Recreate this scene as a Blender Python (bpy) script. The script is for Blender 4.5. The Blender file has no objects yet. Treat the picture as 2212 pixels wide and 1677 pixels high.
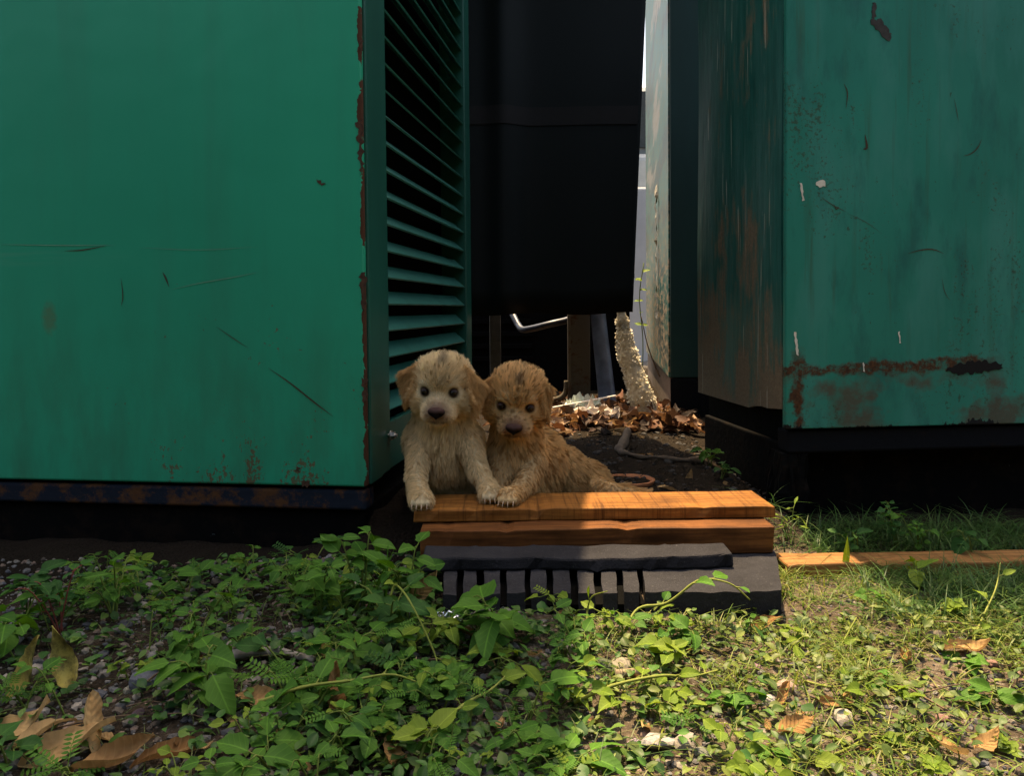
import bpy, bmesh, math, random
import numpy as np
from mathutils import Vector, Matrix, kdtree
random.seed(7); RNG = np.random.default_rng(11)
sc = bpy.context.scene
COL = sc.collection
R = math.radians

# ------------------------------------------------------------------ camera
FOC = 1793.0                       # focal length in units of a 2212-wide picture
PITCH, ROLL, CAMH = R(2.0), R(0.5), 0.5
CX, CY = 1106.0, 730.6
FW = Vector((0, math.cos(PITCH), -math.sin(PITCH)))
UP0 = Vector((0, math.sin(PITCH), math.cos(PITCH)))
X0 = Vector((1, 0, 0))
RT = X0 * math.cos(ROLL) - UP0 * math.sin(ROLL)
UPV = X0 * math.sin(ROLL) + UP0 * math.cos(ROLL)
CAMP = Vector((0, 0, CAMH))
cam = bpy.data.cameras.new('camera'); camo = bpy.data.objects.new('camera', cam); COL.objects.link(camo)
m3 = Matrix((RT, UPV, -FW)).transposed()
camo.matrix_world = Matrix.Translation(CAMP) @ m3.to_4x4()
cam.sensor_width = 36.0; cam.lens = FOC / 2212 * 36.0
cam.shift_y = (CY - 838.5) / 2212
cam.clip_start = 0.05; cam.clip_end = 600
sc.camera = camo
def at(x, y, d):
    """point of the place at depth d (metres from the camera) along a line of sight"""
    v = FW + RT * ((x - CX) / FOC) + UPV * ((CY - y) / FOC)
    return CAMP + v * (d / v.y)
def atz(x, d, z):
    """point at depth d and height z, on the line of sight column x"""
    p = at(x, 700, d); q = at(x, 900, d)
    t = (z - p.z) / (q.z - p.z)
    return p.lerp(q, t)

# ------------------------------------------------------------------ light
SUN_EL = R(70); SUN_A = 0.12                      # light travels (SUN_A, -1) over the ground
hor = Vector((SUN_A, -1, 0)).normalized()
ldir = Vector((hor.x * math.cos(SUN_EL), hor.y * math.cos(SUN_EL), -math.sin(SUN_EL)))
world = bpy.data.worlds.new('World'); sc.world = world; world.use_nodes = True
wn = world.node_tree.nodes; wl = world.node_tree.links
bg = wn['Background']; sky = wn.new('ShaderNodeTexSky'); sky.sky_type = 'NISHITA'
sky.sun_disc = False; sky.sun_elevation = SUN_EL
sky.sun_rotation = math.atan2(-hor.x, -hor.y)
sky.air_density = 1.0; sky.dust_density = 4.0; sky.ozone_density = 0.6
wl.new(sky.outputs[0], bg.inputs[0]); bg.inputs[1].default_value = 0.15
sun = bpy.data.lights.new('sun', 'SUN'); sun.energy = 4.4; sun.angle = R(0.53); sun.color = (1.0, 0.82, 0.58)
suno = bpy.data.objects.new('sun', sun); COL.objects.link(suno)
suno.rotation_euler = ldir.to_track_quat('-Z', 'Y').to_euler(); suno.location = (0, 3, 6)
vs = sc.view_settings
sc.display_settings.display_device = 'sRGB'
vs.view_transform = 'Standard'; vs.look = 'None'; vs.gamma = 1.0; vs.exposure = 1.42; vs.use_white_balance = True; vs.white_balance_temperature = 7900; vs.white_balance_tint = 8.5; vs.use_curve_mapping = False
sc.render.engine = 'CYCLES'
cy = sc.cycles
cy.use_denoising = True; cy.max_bounces = 6; cy.diffuse_bounces = 2; cy.glossy_bounces = 2; cy.transmission_bounces = 3
cy.transparent_max_bounces = 6; cy.caustics_reflective = False; cy.caustics_refractive = False
cy.sample_clamp_indirect = 4.0

# ------------------------------------------------------------------ object helpers
def mesh_of(name, verts, faces, smooth=False):
    me = bpy.data.meshes.new(name)
    me.from_pydata([tuple(v) for v in verts], [], faces); me.update()
    if smooth: me.polygons.foreach_set('use_smooth', [True] * len(me.polygons))
    return me
def bmesh_mesh(name, bm, smooth=False):
    me = bpy.data.meshes.new(name); bm.normal_update(); bm.to_mesh(me); bm.free()
    if smooth: me.polygons.foreach_set('use_smooth', [True] * len(me.polygons))
    return me
def link(name, data, mat=None, parent=None):
    o = bpy.data.objects.new(name, data); COL.objects.link(o)
    if mat is not None and data is not None and len(data.materials) == 0: data.materials.append(mat)
    if parent is not None: o.parent = parent
    return o
def tag(o, label=None, cat=None, group=None, kind=None):
    if label: o['label'] = label
    if cat: o['category'] = cat
    if group: o['group'] = group
    if kind: o['kind'] = kind
    return o
def empty(name, loc, rz=0):
    o = bpy.data.objects.new(name, None); COL.objects.link(o)
    o.location = loc; o.rotation_euler = (0, 0, rz); o.empty_display_size = 0.05
    return o
def add_box(bm, x0, x1, y0, y1, z0, z1, bev=0.0, seg=2):
    vs_ = [bm.verts.new(p) for p in ((x0,y0,z0),(x1,y0,z0),(x1,y1,z0),(x0,y1,z0),(x0,y0,z1),(x1,y0,z1),(x1,y1,z1),(x0,y1,z1))]
    fs = [bm.faces.new([vs_[i] for i in f]) for f in ((3,2,1,0),(4,5,6,7),(0,1,5,4),(1,2,6,5),(2,3,7,6),(3,0,4,7))]
    if bev > 0:
        es = list({e for f in fs for e in f.edges})
        bmesh.ops.bevel(bm, geom=es, offset=bev, segments=seg, affect='EDGES', profile=0.5)
def box_part(name, x0, x1, y0, y1, z0, z1, mat, parent=None, bev=0.002, seg=2):
    bm = bmesh.new(); add_box(bm, x0, x1, y0, y1, z0, z1, bev, seg)
    return link(name, bmesh_mesh(name, bm), mat, parent)
def tube_geo(pts, rads, n=8, caps=True, ofs=0, wob=0.0, rnd=None):
    pts = [Vector(p) for p in pts]; V = []; F = []
    prev = None
    for i, p in enumerate(pts):
        t = (pts[min(i+1, len(pts)-1)] - pts[max(i-1, 0)]).normalized()
        if prev is None:
            a = Vector((0,0,1)) if abs(t.z) < .9 else Vector((1,0,0))
            u = t.cross(a).normalized()
        else:
            u = (prev - t * prev.dot(t)).normalized()
        prev = u; w = t.cross(u)
        for k in range(n):
            a = 2*math.pi*k/n; r = rads[i] if hasattr(rads, '__len__') else rads
            if wob: r *= 1 + (rnd or random).uniform(-wob, wob)
            V.append(p + (u*math.cos(a) + w*math.sin(a)) * r)
    for i in range(len(pts)-1):
        for k in range(n):
            k2 = (k+1) % n
            F.append((ofs+i*n+k, ofs+i*n+k2, ofs+(i+1)*n+k2, ofs+(i+1)*n+k))
    if caps:
        F.append(tuple(ofs+k for k in range(n))[::-1]); F.append(tuple(ofs+(len(pts)-1)*n+k for k in range(n)))
    return V, F
def spline(pts, n):
    """Catmull-Rom through pts"""
    P = [Vector(p) for p in pts]; P = [P[0]*2-P[1]] + P + [P[-1]*2-P[-2]]; out = []
    m = len(P) - 3
    for i in range(n):
        s = i/(n-1)*m; k = min(int(s), m-1); t = s-k
        a, b, c, d = P[k:k+4]
        out.append(0.5*((2*b) + (c-a)*t + (2*a-5*b+4*c-d)*t*t + (3*b-a-3*c+d)*t**3))
    return out
def tube_obj(name, pts, rads, mat, parent=None, n=8, smooth=True, wob=0.0):
    V, F = tube_geo(pts, rads, n, wob=wob)
    return link(name, mesh_of(name, V, F, smooth), mat, parent)

# ------------------------------------------------------------------ material helpers
class Mat:
    def __init__(s, name):
        s.m = bpy.data.materials.new(name); s.m.use_nodes = True
        s.nt = s.m.node_tree; s.b = s.nt.nodes['Principled BSDF']; s.out = s.nt.nodes['Material Output']
        s._c = None
    def n(s, t, **kw):
        nd = s.nt.nodes.new('ShaderNode' + t)
        for k, v in kw.items(): setattr(nd, k, v)
        return nd
    def set(s, sock, v):
        if isinstance(v, bpy.types.NodeSocket): s.nt.links.new(v, sock)
        elif isinstance(v, (tuple, list)) and len(v) == 3 and sock.type == 'RGBA': sock.default_value = (*v, 1)
        else: sock.default_value = v
    def co(s):
        if s._c is None: s._c = s.n('TexCoord').outputs['Object']
        return s._c
    def map(s, scale=(1,1,1), loc=(0,0,0), rot=(0,0,0)):
        nd = s.n('Mapping'); s.set(nd.inputs[0], s.co())
        nd.inputs['Scale'].default_value = scale; nd.inputs['Location'].default_value = loc; nd.inputs['Rotation'].default_value = rot
        return nd.outputs[0]
    def noise(s, scale, vec=None, detail=4, rough=0.6, dist=0.0):
        nd = s.n('TexNoise'); s.set(nd.inputs['Vector'], vec if vec is not None else s.co())
        nd.inputs['Scale'].default_value = scale; nd.inputs['Detail'].default_value = detail
        nd.inputs['Roughness'].default_value = rough; nd.inputs['Distortion'].default_value = dist
        return nd.outputs['Fac']
    def voro(s, scale, vec=None, feature='F1', out='Distance'):
        nd = s.n('TexVoronoi', feature=feature); s.set(nd.inputs['Vector'], vec if vec is not None else s.co())
        nd.inputs['Scale'].default_value = scale
        return nd.outputs[out]
    def ramp(s, f, lo, hi, a=0.0, b=1.0):
        nd = s.n('MapRange'); s.set(nd.inputs[0], f)
        for i, v in enumerate((lo, hi, a, b)): s.set(nd.inputs[i+1], v)
        return nd.outputs[0]
    def math(s, op, a, b=0.0):
        nd = s.n('Math', operation=op); s.set(nd.inputs[0], a); s.set(nd.inputs[1], b)
        return nd.outputs[0]
    def mix(s, f, a, b):
        nd = s.n('Mix', data_type='RGBA'); s.set(nd.inputs[0], f); s.set(nd.inputs[6], a); s.set(nd.inputs[7], b)
        return nd.outputs[2]
    def sep(s, v=None):
        nd = s.n('SeparateXYZ'); s.set(nd.inputs[0], v if v is not None else s.co())
        return nd.outputs
    def rand(s):
        return s.n('ObjectInfo').outputs['Random']
    def hsv(s, c, h=.5, sa=1., v=1.):
        nd = s.n('HueSaturation'); s.set(nd.inputs['Color'], c); s.set(nd.inputs['Hue'], h); s.set(nd.inputs['Saturation'], sa); s.set(nd.inputs['Value'], v)
        return nd.outputs[0]
    def bump(s, h, strength=.3, dist=.002):
        nd = s.n('Bump'); s.set(nd.inputs['Height'], h); nd.inputs['Strength'].default_value = strength; nd.inputs['Distance'].default_value = dist
        s.nt.links.new(nd.outputs[0], s.b.inputs['Normal']); return nd.outputs[0]
    def fin(s, color=None, rough=None, metal=None, spec=None):
        if color is not None: s.set(s.b.inputs['Base Color'], color)
        if rough is not None: s.set(s.b.inputs['Roughness'], rough)
        if metal is not None: s.set(s.b.inputs['Metallic'], metal)
        if spec is not None: s.set(s.b.inputs['Specular IOR Level'], spec)
        return s.m
def plain(name, col, rough=.6, metal=0., var=.25, scale=40, bump=.0, spec=.4):
    M = Mat(name); f = M.noise(scale)
    c = M.mix(M.ramp(f, .3, .7), tuple(v*(1-var) for v in col), tuple(min(1, v*(1+var)) for v in col))
    if bump: M.bump(f, bump, .003)
    return M.fin(c, rough, metal, spec)

RUST = (.085, .032, .014); RUST2 = (.16, .065, .025)
GREEN = (.012, .215, .118)
def paint_front():
    """green panel: fine dents, rust specks that gather low down, flaked right edge, long faint scratches"""
    M = Mat('green_paint_front'); x, y, z = M.sep()
    base = M.mix(M.ramp(M.noise(1.6, M.map((1,1,.35)), 3), .3, .7), (.006,.285,.162), (.010,.350,.200))
    base = M.mix(M.ramp(M.noise(9, M.map((1,1,.12)), 5), .50, .72, 0, .30), base, (.03,.19,.115))
    gr = M.math('MULTIPLY', M.ramp(M.noise(14, M.map((1,1,.25),(2,7,1)), 6, .7), .42, .66, 0, .55), M.ramp(z, .155, .62, 1, 0))
    base = M.mix(gr, base, (.035,.135,.075))
    pd = M.math('ADD', M.math('ADD', M.math('POWER', M.math('DIVIDE', M.math('ADD', x, .665), .020), 2.0), M.math('POWER', M.math('DIVIDE', M.math('SUBTRACT', z, .49), .040), 2.0)), M.math('MULTIPLY', M.noise(90, None, 4, .7), 1.6))
    base = M.mix(M.ramp(pd, .9, 1.7, .55, 0), base, (.11,.13,.06))
    # dusty horizontal scrape
    zz = M.math('ADD', z, M.math('MULTIPLY', x, .02))
    band = M.math('MULTIPLY', M.ramp(M.math('ABSOLUTE', M.math('SUBTRACT', zz, .60)), .0, .022, 1, 0), M.ramp(x, -.95, -.45, 1, 0))
    band = M.math('MULTIPLY', band, M.ramp(M.noise(60, M.map((.08,1,2.5)), 4), .45, .62, 0, .4))
    base = M.mix(band, base, (.15,.30,.22))
    low = M.ramp(z, .16, .75, 1, 0)
    mid = M.ramp(M.math('ABSOLUTE', M.math('ADD', x, .24)), .05, .45, 1, .12)
    dens = M.math('MULTIPLY', low, mid)
    clus = M.noise(7, M.map((1,1,.55), (3,0,1)), 4, .65)
    fine = M.noise(110, M.map((1,1,.7)), 3, .7)
    thr = M.math('SUBTRACT', .76, M.math('MULTIPLY', dens, M.ramp(clus, .42, .62, 0, .30)))
    specks = M.math('GREATER_THAN', fine, thr)
    few = M.math('GREATER_THAN', M.noise(26, M.map((1,1,.8), (9,2,4)), 4, .75), .73)
    specks = M.math('MAXIMUM', M.math('MULTIPLY', specks, .75), M.math('MULTIPLY', few, .8))
    edge = M.math('ADD', M.math('MULTIPLY', x, 1.0), M.math('MULTIPLY', M.ramp(M.noise(13, M.map((.3,1,.55),(5,0,0)), 5, .7), .35, .72, 0, 1), .022))
    fl = M.math('GREATER_THAN', edge, .0055)
    fl = M.math('MULTIPLY', fl, M.math('LESS_THAN', z, 1.08))
    rustc = M.mix(fine, RUST, RUST2)
    c = M.mix(specks, base, rustc); c = M.mix(fl, c, M.mix(fine, (.05,.022,.012), RUST))
    r = M.ramp(M.math('MAXIMUM', specks, fl), 0, 1, .32, .85)
    M.bump(M.math('ADD', M.noise(5, None, 2), M.math('MULTIPLY', M.math('MAXIMUM', specks, fl), -.25)), .22, .014)
    return M.fin(c, r, 0, .2)
def paint_plain(name, col=GREEN, wear=.72, rough=.36):
    M = Mat(name)
    base = M.mix(M.ramp(M.noise(6, M.map((1,1,.3)), 4), .3, .7), tuple(v*.75 for v in col), tuple(v*1.1 for v in col))
    w = M.math('GREATER_THAN', M.noise(30, M.map((1,1,.35)), 5, .7), wear)
    c = M.mix(w, base, M.mix(M.noise(90), RUST, (.10,.10,.07)))
    return M.fin(c, M.ramp(w, 0, 1, rough, .85), 0, .4)
def paint_side_worn():
    """the scraped side: teal paint with scuffs and thin pale scratches, bare brownish metal low down"""
    M = Mat('green_paint_scraped'); x, y, z = M.sep()
    st = M.noise(60, M.map((1,1,.16)), 5, .65); big = M.noise(7, M.map((1,1,.45),(4,4,4)), 5, .68); fine = M.noise(150, None, 4, .7)
    base = M.mix(M.ramp(st, .30, .70), (.007,.088,.072), (.016,.150,.122))
    base = M.mix(M.ramp(M.noise(16, M.map((1,1,.12),(1,9,3)), 5, .65), .50, .68, 0, .55), base, (.05,.17,.15))
    low = M.ramp(z, .25, .85, .26, 0)
    bare = M.ramp(M.math('ADD', M.math('ADD', big, low), M.math('MULTIPLY', M.math('SUBTRACT', st, .5), .45)), .57, .71)
    c = M.mix(M.math('MULTIPLY', bare, .9), base, M.mix(fine, (.080,.056,.034), (.32,.235,.150)))
    sc_ = M.math('GREATER_THAN', M.noise(150, M.map((1,1,.022),(7,1,2)), 2, .5), .715)
    c = M.mix(M.math('MULTIPLY', sc_, .8), c, (.60,.57,.45))
    spk = M.math('GREATER_THAN', M.noise(85, M.map((1,1,.4),(3,1,5)), 4, .7), .69)
    c = M.mix(M.math('MULTIPLY', spk, .7), c, (.13,.10,.06))
    blk = M.math('GREATER_THAN', M.noise(8, M.map((1,1,.5),(1,8,3)), 5, .7), .70)
    c = M.mix(blk, c, (.012,.009,.007))
    M.bump(M.math('ADD', M.math('MULTIPLY', M.noise(4, None, 2), 3.0), st), .35, .003)
    return M.fin(c, M.ramp(bare, 0, 1, .45, .8), 0, .2)
def paint_right_front():
    M = Mat('green_paint_rusted'); x, y, z = M.sep()
    base = M.mix(M.ramp(M.noise(3.2, M.map((1,1,.45)), 4), .3, .7), (.009,.160,.118), (.013,.230,.168))
    base = M.mix(M.ramp(M.noise(5.5, M.map((1.4,1,.4),(2,2,2)), 5, .6), .50, .64, 0, .6), base, (.040,.235,.19))
    base = M.mix(M.ramp(M.noise(11, M.map((1,1,.35),(6,2,2)), 5, .65), .53, .66, 0, .6), base, (.010,.095,.085))
    fine = M.noise(120, None, 4, .7)
    runs = M.math('MULTIPLY', M.ramp(M.noise(42, M.map((1,1,.05),(2,2,6)), 4, .6), .52, .68, 0, .6), M.ramp(M.noise(5, M.map((1,1,.4),(3,3,1)), 3, .6), .45, .62))
    base = M.mix(runs, base, (.040,.075,.042))
    clus = M.noise(6.5, M.map((1.2,1,.45),(3,3,1)), 4, .6)
    dens = M.ramp(clus, .40, .64, 0, .26)
    thr_ = M.math('SUBTRACT', .765, dens); specks = M.ramp(M.math('SUBTRACT', fine, thr_), -.03, .05)
    few = M.math('GREATER_THAN', M.noise(34, M.map((1,1,.55),(9,2,7)), 4, .72), .675)
    specks = M.math('MAXIMUM', specks, few)
    # rust seam
    wob = M.math('MULTIPLY', M.math('SUBTRACT', M.noise(22, None, 5, .7), .5), .055)
    dz = M.math('ADD', M.math('SUBTRACT', M.math('SUBTRACT', z, .362), M.math('MULTIPLY', x, .028)), wob)
    wid = M.ramp(M.noise(7, M.map((1,1,0),(0,0,5)), 4, .7), .35, .7, .004, .020)
    seam = M.math('MULTIPLY', M.ramp(M.math('SUBTRACT', M.math('ABSOLUTE', dz), wid), -.002, .007, 1, 0), M.ramp(M.noise(55, None, 5, .75), .34, .52, .15, 1))
    seam = M.math('MULTIPLY', seam, M.ramp(x, .43, .50, 1, 0))
    # corner rust column
    colm = M.math('ADD', M.ramp(M.math('ABSOLUTE', M.math('SUBTRACT', x, .030)), 0, .035, .30, 0), M.noise(28, None, 5, .7))
    colm = M.math('MULTIPLY', M.ramp(colm, .64, .78), M.ramp(z, .38, .42, 1, 0))
    rust = M.math('MAXIMUM', seam, colm)
    # greyed brown stain under the seam
    st = M.math('MULTIPLY', M.ramp(M.noise(8, M.map((1,1,1.1),(1,5,3)), 5, .62), .46, .58), M.ramp(M.math('ADD', z, M.math('MULTIPLY', wob, .6)), .335, .365, .85, 0))
    c = M.mix(st, base, M.mix(fine, (.055,.045,.030), (.115,.085,.055)))
    c = M.mix(M.math('MULTIPLY', specks, .62), c, M.mix(fine, (.020,.030,.018), (.060,.052,.022)))
    c = M.mix(rust, c, M.mix(M.ramp(fine, .3, .7), (.022,.012,.008), (.11,.050,.020)))
    tar = M.math('LESS_THAN', M.math('SUBTRACT', z, .238), M.ramp(M.noise(6, M.map((1,1,.5),(8,1,1)), 6, .72), .48, .75, .003, .05))
    c = M.mix(tar, c, (.006,.007,.008))
    any_ = M.math('MAXIMUM', M.math('MAXIMUM', specks, rust), st)
    M.bump(M.math('ADD', M.math('MULTIPLY', M.noise(4, None, 2), 1.0), M.math('MULTIPLY', M.math('MULTIPLY', M.math('MAXIMUM', specks, rust), fine), .5)), .25, .006)
    return M.fin(c, M.ramp(any_, 0, 1, .42, .85), 0, .2)
def dark_rust(name, base=(.014,.019,.030), rust=(.13,.058,.027), thr=.53, spec=.06):
    M = Mat(name)
    f = M.noise(22, M.map((.8,1,1)), 6, .72)
    c = M.mix(M.ramp(f, thr-.05, thr+.06), base, M.mix(M.noise(90), tuple(v*.5 for v in rust), rust))
    chips = M.math('GREATER_THAN', M.noise(48, M.map((.6,1,1),(4,4,4)), 4, .7), .715)
    c = M.mix(M.math('MULTIPLY', chips, .8), c, (.10,.12,.13))
    M.bump(M.noise(60, None, 5), .4, .004)
    return M.fin(c, .85, 0, spec)
def wood(name, c1, c2, saw=.0, rough=.62):
    M = Mat(name)
    g = M.noise(26, M.map((.10,1,1)), 6, .62, .4)
    g2 = M.noise(120, M.map((.05,1,1)), 4, .6)
    c = M.mix(M.ramp(g, .32, .68), c1, c2)
    c = M.mix(M.ramp(g2, .42, .66, 0, .7), c, tuple(v*.38 for v in c1))
    dirt = M.ramp(M.noise(11, None, 6, .7), .50, .72, 0, .6); c = M.mix(dirt, c, tuple(v*.30 for v in c1))
    kn = M.ramp(M.voro(5.5, M.map((.45,2.2,2.2))), .03, .12, .75, 0)
    c = M.mix(kn, c, tuple(v*.30 for v in c1))
    h = M.math('ADD', g, M.math('MULTIPLY', g2, .5))
    if saw:
        lines = M.noise(95, M.map((1,.04,.04)), 3, .8)
        big = M.math('GREATER_THAN', M.noise(27, M.map((1,.03,.03),(3,0,0)), 2, .9), .67)
        c = M.mix(M.ramp(lines, .50, .68, 0, saw), c, tuple(v*.42 for v in c1))
        c = M.mix(M.math('MULTIPLY', big, saw), c, tuple(v*.30 for v in c1))
        h = M.math('ADD', h, M.math('MULTIPLY', lines, .8))
    M.bump(h, .45, .0022)
    return M.fin(c, rough, 0, .14)
def stonegrey(name, col=(.062,.060,.064)):
    M = Mat(name)
    f = M.noise(16, None, 5, .6); g = M.noise(230, None, 4, .6)
    c = M.mix(M.ramp(f, .3, .72), tuple(v*.72 for v in col), tuple(v*1.22 for v in col))
    c = M.mix(M.ramp(g, .62, .8, 0, .6), c, (.15,.14,.13))
    M.bump(M.math('ADD', M.math('MULTIPLY', g, .7), M.noise(70, None, 4)), .7, .0025)
    return M.fin(c, .9, 0, .07)
def leafmat(name, c1, c2, trans=.3, rough=.6, veins=True):
    M = Mat(name)
    r = M.rand(); f = M.noise(55, None, 4)
    c = M.mix(M.math('ADD', M.math('MULTIPLY', r, .7), M.math('MULTIPLY', f, .35)), c1, c2)
    if veins:
        x, y, z = M.sep()
        mid = M.ramp(M.math('ABSOLUTE', x), .0, .0011, .55, 0)
        sv = M.math('SINE', M.math('ADD', M.math('MULTIPLY', y, 900), M.math('MULTIPLY', M.math('ABSOLUTE', x), -900)))
        mid = M.math('MAXIMUM', mid, M.ramp(sv, .80, 1.0, 0, .13))
        c = M.mix(mid, c, tuple(min(1, v*2.0) for v in c2))
        M.bump(sv, .12, .0006)
    holes = M.math('GREATER_THAN', M.noise(160, None, 3), .74)
    c = M.mix(M.math('MULTIPLY', holes, .6), c, (.20,.17,.06))
    M.fin(c, rough, 0, .13)
    tr = M.n('BsdfTranslucent'); M.set(tr.inputs[0], M.hsv(c, .49, 1.1, 1.3))
    mx = M.n('MixShader'); mx.inputs[0].default_value = trans
    M.nt.links.new(M.b.outputs[0], mx.inputs[1]); M.nt.links.new(tr.outputs[0], mx.inputs[2]); M.nt.links.new(mx.outputs[0], M.out.inputs[0])
    return M.m
def vcolmat(name, attr='col', rough=.8, trans=0.0, bump=0.0, bscale=200, spec=.3):
    M = Mat(name); a = M.n('Attribute'); a.attribute_name = attr
    c = a.outputs['Color']
    if bump:
        f = M.noise(bscale, None, 4); M.bump(f, bump, .002); c = M.mix(M.ramp(f, .3, .75, 0, .45), c, M.hsv(c, .5, 1, .45))
    M.fin(c, rough, 0, spec)
    if trans:
        tr = M.n('BsdfTranslucent'); M.set(tr.inputs[0], c); mx = M.n('MixShader'); mx.inputs[0].default_value = trans
        M.nt.links.new(M.b.outputs[0], mx.inputs[1]); M.nt.links.new(tr.outputs[0], mx.inputs[2]); M.nt.links.new(mx.outputs[0], M.out.inputs[0])
    return M.m
def join_geo(name, geos, cols=None, smooth=False):
    """many small pieces into one mesh: geos = list of (V,F); cols = colour per piece"""
    V = []; F = []; C = []
    for i, (v, f) in enumerate(geos):
        o = len(V); V.extend(v); F.extend([tuple(k+o for k in q) for q in f])
        if cols is not None: C.extend([cols[i]] * len(v))
    me = mesh_of(name, V, F, smooth)
    if cols is not None:
        a = me.attributes.new('col', 'FLOAT_COLOR', 'POINT')
        a.data.foreach_set('color', np.array([(*c[:3], 1) for c in C], dtype=np.float32).ravel())
    return me
# ================================================================== the setting
def smooth01(t):
    t = np.clip(t, 0, 1); return t*t*(3-2*t)
def gz(x, y):
    x = np.asarray(x, dtype=float); y = np.asarray(y, dtype=float)
    z = .03*smooth01((y-.85)/.4)
    inside = smooth01((x+.42)/.12) * (1-smooth01((x-.52)/.10))
    back = smooth01((y-2.35)/.4)
    z = z + .062*smooth01((y-1.585)/.10)*np.maximum(inside, back)
    z = z + .012*smooth01((y-2.65)/.25)*inside
    z = z + (.006*np.sin(x*9+1.3)*np.sin(y*11+.5) + .004*np.sin(x*23+y*17) + .002*np.sin(x*51-y*43)) * np.clip(1.2-abs(x)/6, 0, 1)
    return z
def gzf(x, y): return float(gz(x, y))
gx = np.concatenate([np.array([-120,-60,-30,-15,-8,-5,-3.5]), np.arange(-2.4, 2.6, .03), np.array([3.5,5,8,15,30,60,120])])
gy = np.concatenate([np.array([-80,-40,-20,-10,-5,-2,-.5]), np.arange(.3, 5.2, .03), np.array([6,7.5,10,15,25,45,90,180,300])])
GX, GY = np.meshgrid(gx, gy); GZ = gz(GX, GY)
nx_, ny_ = len(gx), len(gy)
gv = np.stack([GX, GY, GZ], -1).reshape(-1, 3)
gf = [(j*nx_+i, j*nx_+i+1, (j+1)*nx_+i+1, (j+1)*nx_+i) for j in range(ny_-1) for i in range(nx_-1)]
M = Mat('soil')
f1 = M.noise(7, None, 6, .65); f2 = M.noise(120, None, 5, .7); v1 = M.voro(150)
x0_, y0_, z0_ = M.sep(); sun_side = M.ramp(M.math('ADD', x0_, M.math('MULTIPLY', M.math('SUBTRACT', f1, .5), .5)), -.08, .12)
c = M.mix(M.ramp(f1, .35, .68), M.mix(sun_side, (.018,.013,.009), (.050,.038,.026)), M.mix(sun_side, (.055,.040,.028), (.165,.125,.090)))  # sun and shade painted into the soil: paler right, darker left
c = M.mix(M.ramp(f2, .52, .72, 0, .8), c, M.mix(sun_side, (.12,.10,.085), (.29,.24,.195)))
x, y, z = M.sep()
c = M.mix(M.math('MULTIPLY', M.ramp(y, 1.55, 1.7), M.ramp(y, 5.5, 7, 1, 0)), c, M.mix(f2, (.010,.008,.006), (.035,.026,.018)))  # passage floor painted darker, standing in for its deep shade
c = M.mix(M.math('MULTIPLY', M.math('MULTIPLY', M.ramp(y, 1.28, 1.42), M.ramp(y, 5, 6, 1, 0)), M.ramp(M.math('ADD', x, M.math('MULTIPLY', f1, .2)), -.05, .05, 1, 0)), c, M.mix(f2, (.008,.006,.005), (.026,.019,.013)))  # shade at the left cabinet foot painted into the soil
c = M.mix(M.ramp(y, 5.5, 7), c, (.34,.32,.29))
M.bump(M.math('ADD', f2, M.math('MULTIPLY', v1, .8)), .9, .006)
soil = M.fin(c, .95, 0, .04)
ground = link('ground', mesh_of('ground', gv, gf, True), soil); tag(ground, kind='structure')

BLACK = plain('black_inside', (.004,.005,.005), .9, var=.4, spec=.04)
paintF = paint_front(); paintP = paint_plain('green_paint_trim', (.008,.095,.066), .70, .4); paintL = paint_plain('green_paint_slat', (.022,.165,.125), .735, .5)
paintW = paint_side_worn(); paintR = paint_right_front()
railM = dark_rust('rail_rusty'); plinthM = dark_rust('plinth_grime', (.003,.003,.003), (.012,.008,.006), .55)
blackrail = dark_rust('rail_black', (.007,.008,.010), (.020,.014,.010), .62)
steel = plain('bolt_steel', (.55,.52,.48), .35, .9, .2, 200)

# ---- big green cabinet with louvred side
LC = empty('metal_cabinet', (-.284, 1.6, 0), -math.atan(.14))
tag(LC, 'tall green metal cabinet with slatted louvre side, left of the puppies', 'cabinet', 'green metal cabinets')
LH = 2.22
box_part('front_panel', -2.4, 0, 0, .018, .156, LH, paintF, LC, .005, 3)
box_part('corner_post', -.018, .004, .0185, .098, .158, LH, paintP, LC, .003)
box_part('side_frame', -.022, .0, .0995, .166, .158, LH, paintP, LC, .004)
box_part('rear_frame', -.09, .004, 1.008, 1.088, .158, LH, paintP, LC, .004)
box_part('lower_panel', -.024, -.004, .167, 1.007, .158, .262, paintP, LC, .003)
box_part('inner_core', -2.38, -.075, .03, 1.08, .157, LH-.01, BLACK, LC, 0)
slat_me = None
for k in range(34):
    zb = .288 + k*.0565
    if slat_me is None:
        bm = bmesh.new()
        prof = [(-.002,0), (-.003,-.004), (-.001,-.004), (.0005,.0005), (-.028,.029), (-.030,.0275)]
        prof = [(.000,-.003), (.002,.000), (-.030,.0285), (-.034,.0285), (-.034,.0265), (-.031,.0265), (-.002,-.0005), (-.002,-.003)]
        A = [bm.verts.new((p[0], .1672, p[1])) for p in prof]; B = [bm.verts.new((p[0], 1.0068, p[1])) for p in prof]
        n = len(prof)
        for i in range(n): bm.faces.new((A[i], A[(i+1)%n], B[(i+1)%n], B[i]))
        bm.faces.new(A[::-1]); bm.faces.new(B)
        bmesh.ops.recalc_face_normals(bm, faces=bm.faces)
        slat_me = bmesh_mesh('slat', bm); slat_me.materials.append(paintL)
    s = link('slat', slat_me, None, LC); s.location = (-.004, 0, zb)
box_part('shade_roof', -2.46, .225, -.03, 1.12, LH+.001, LH+.06, paintP, LC, .006)  # out of view; its side overhang is made up to shade the puppies
box_part('base_rail', -2.4, -.004, .006, .06, .108, .149, railM, LC, .006, 3)
box_part('plinth', -2.37, -.012, .022, 1.05, -.05, .1075, plinthM, LC, .004)
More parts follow.
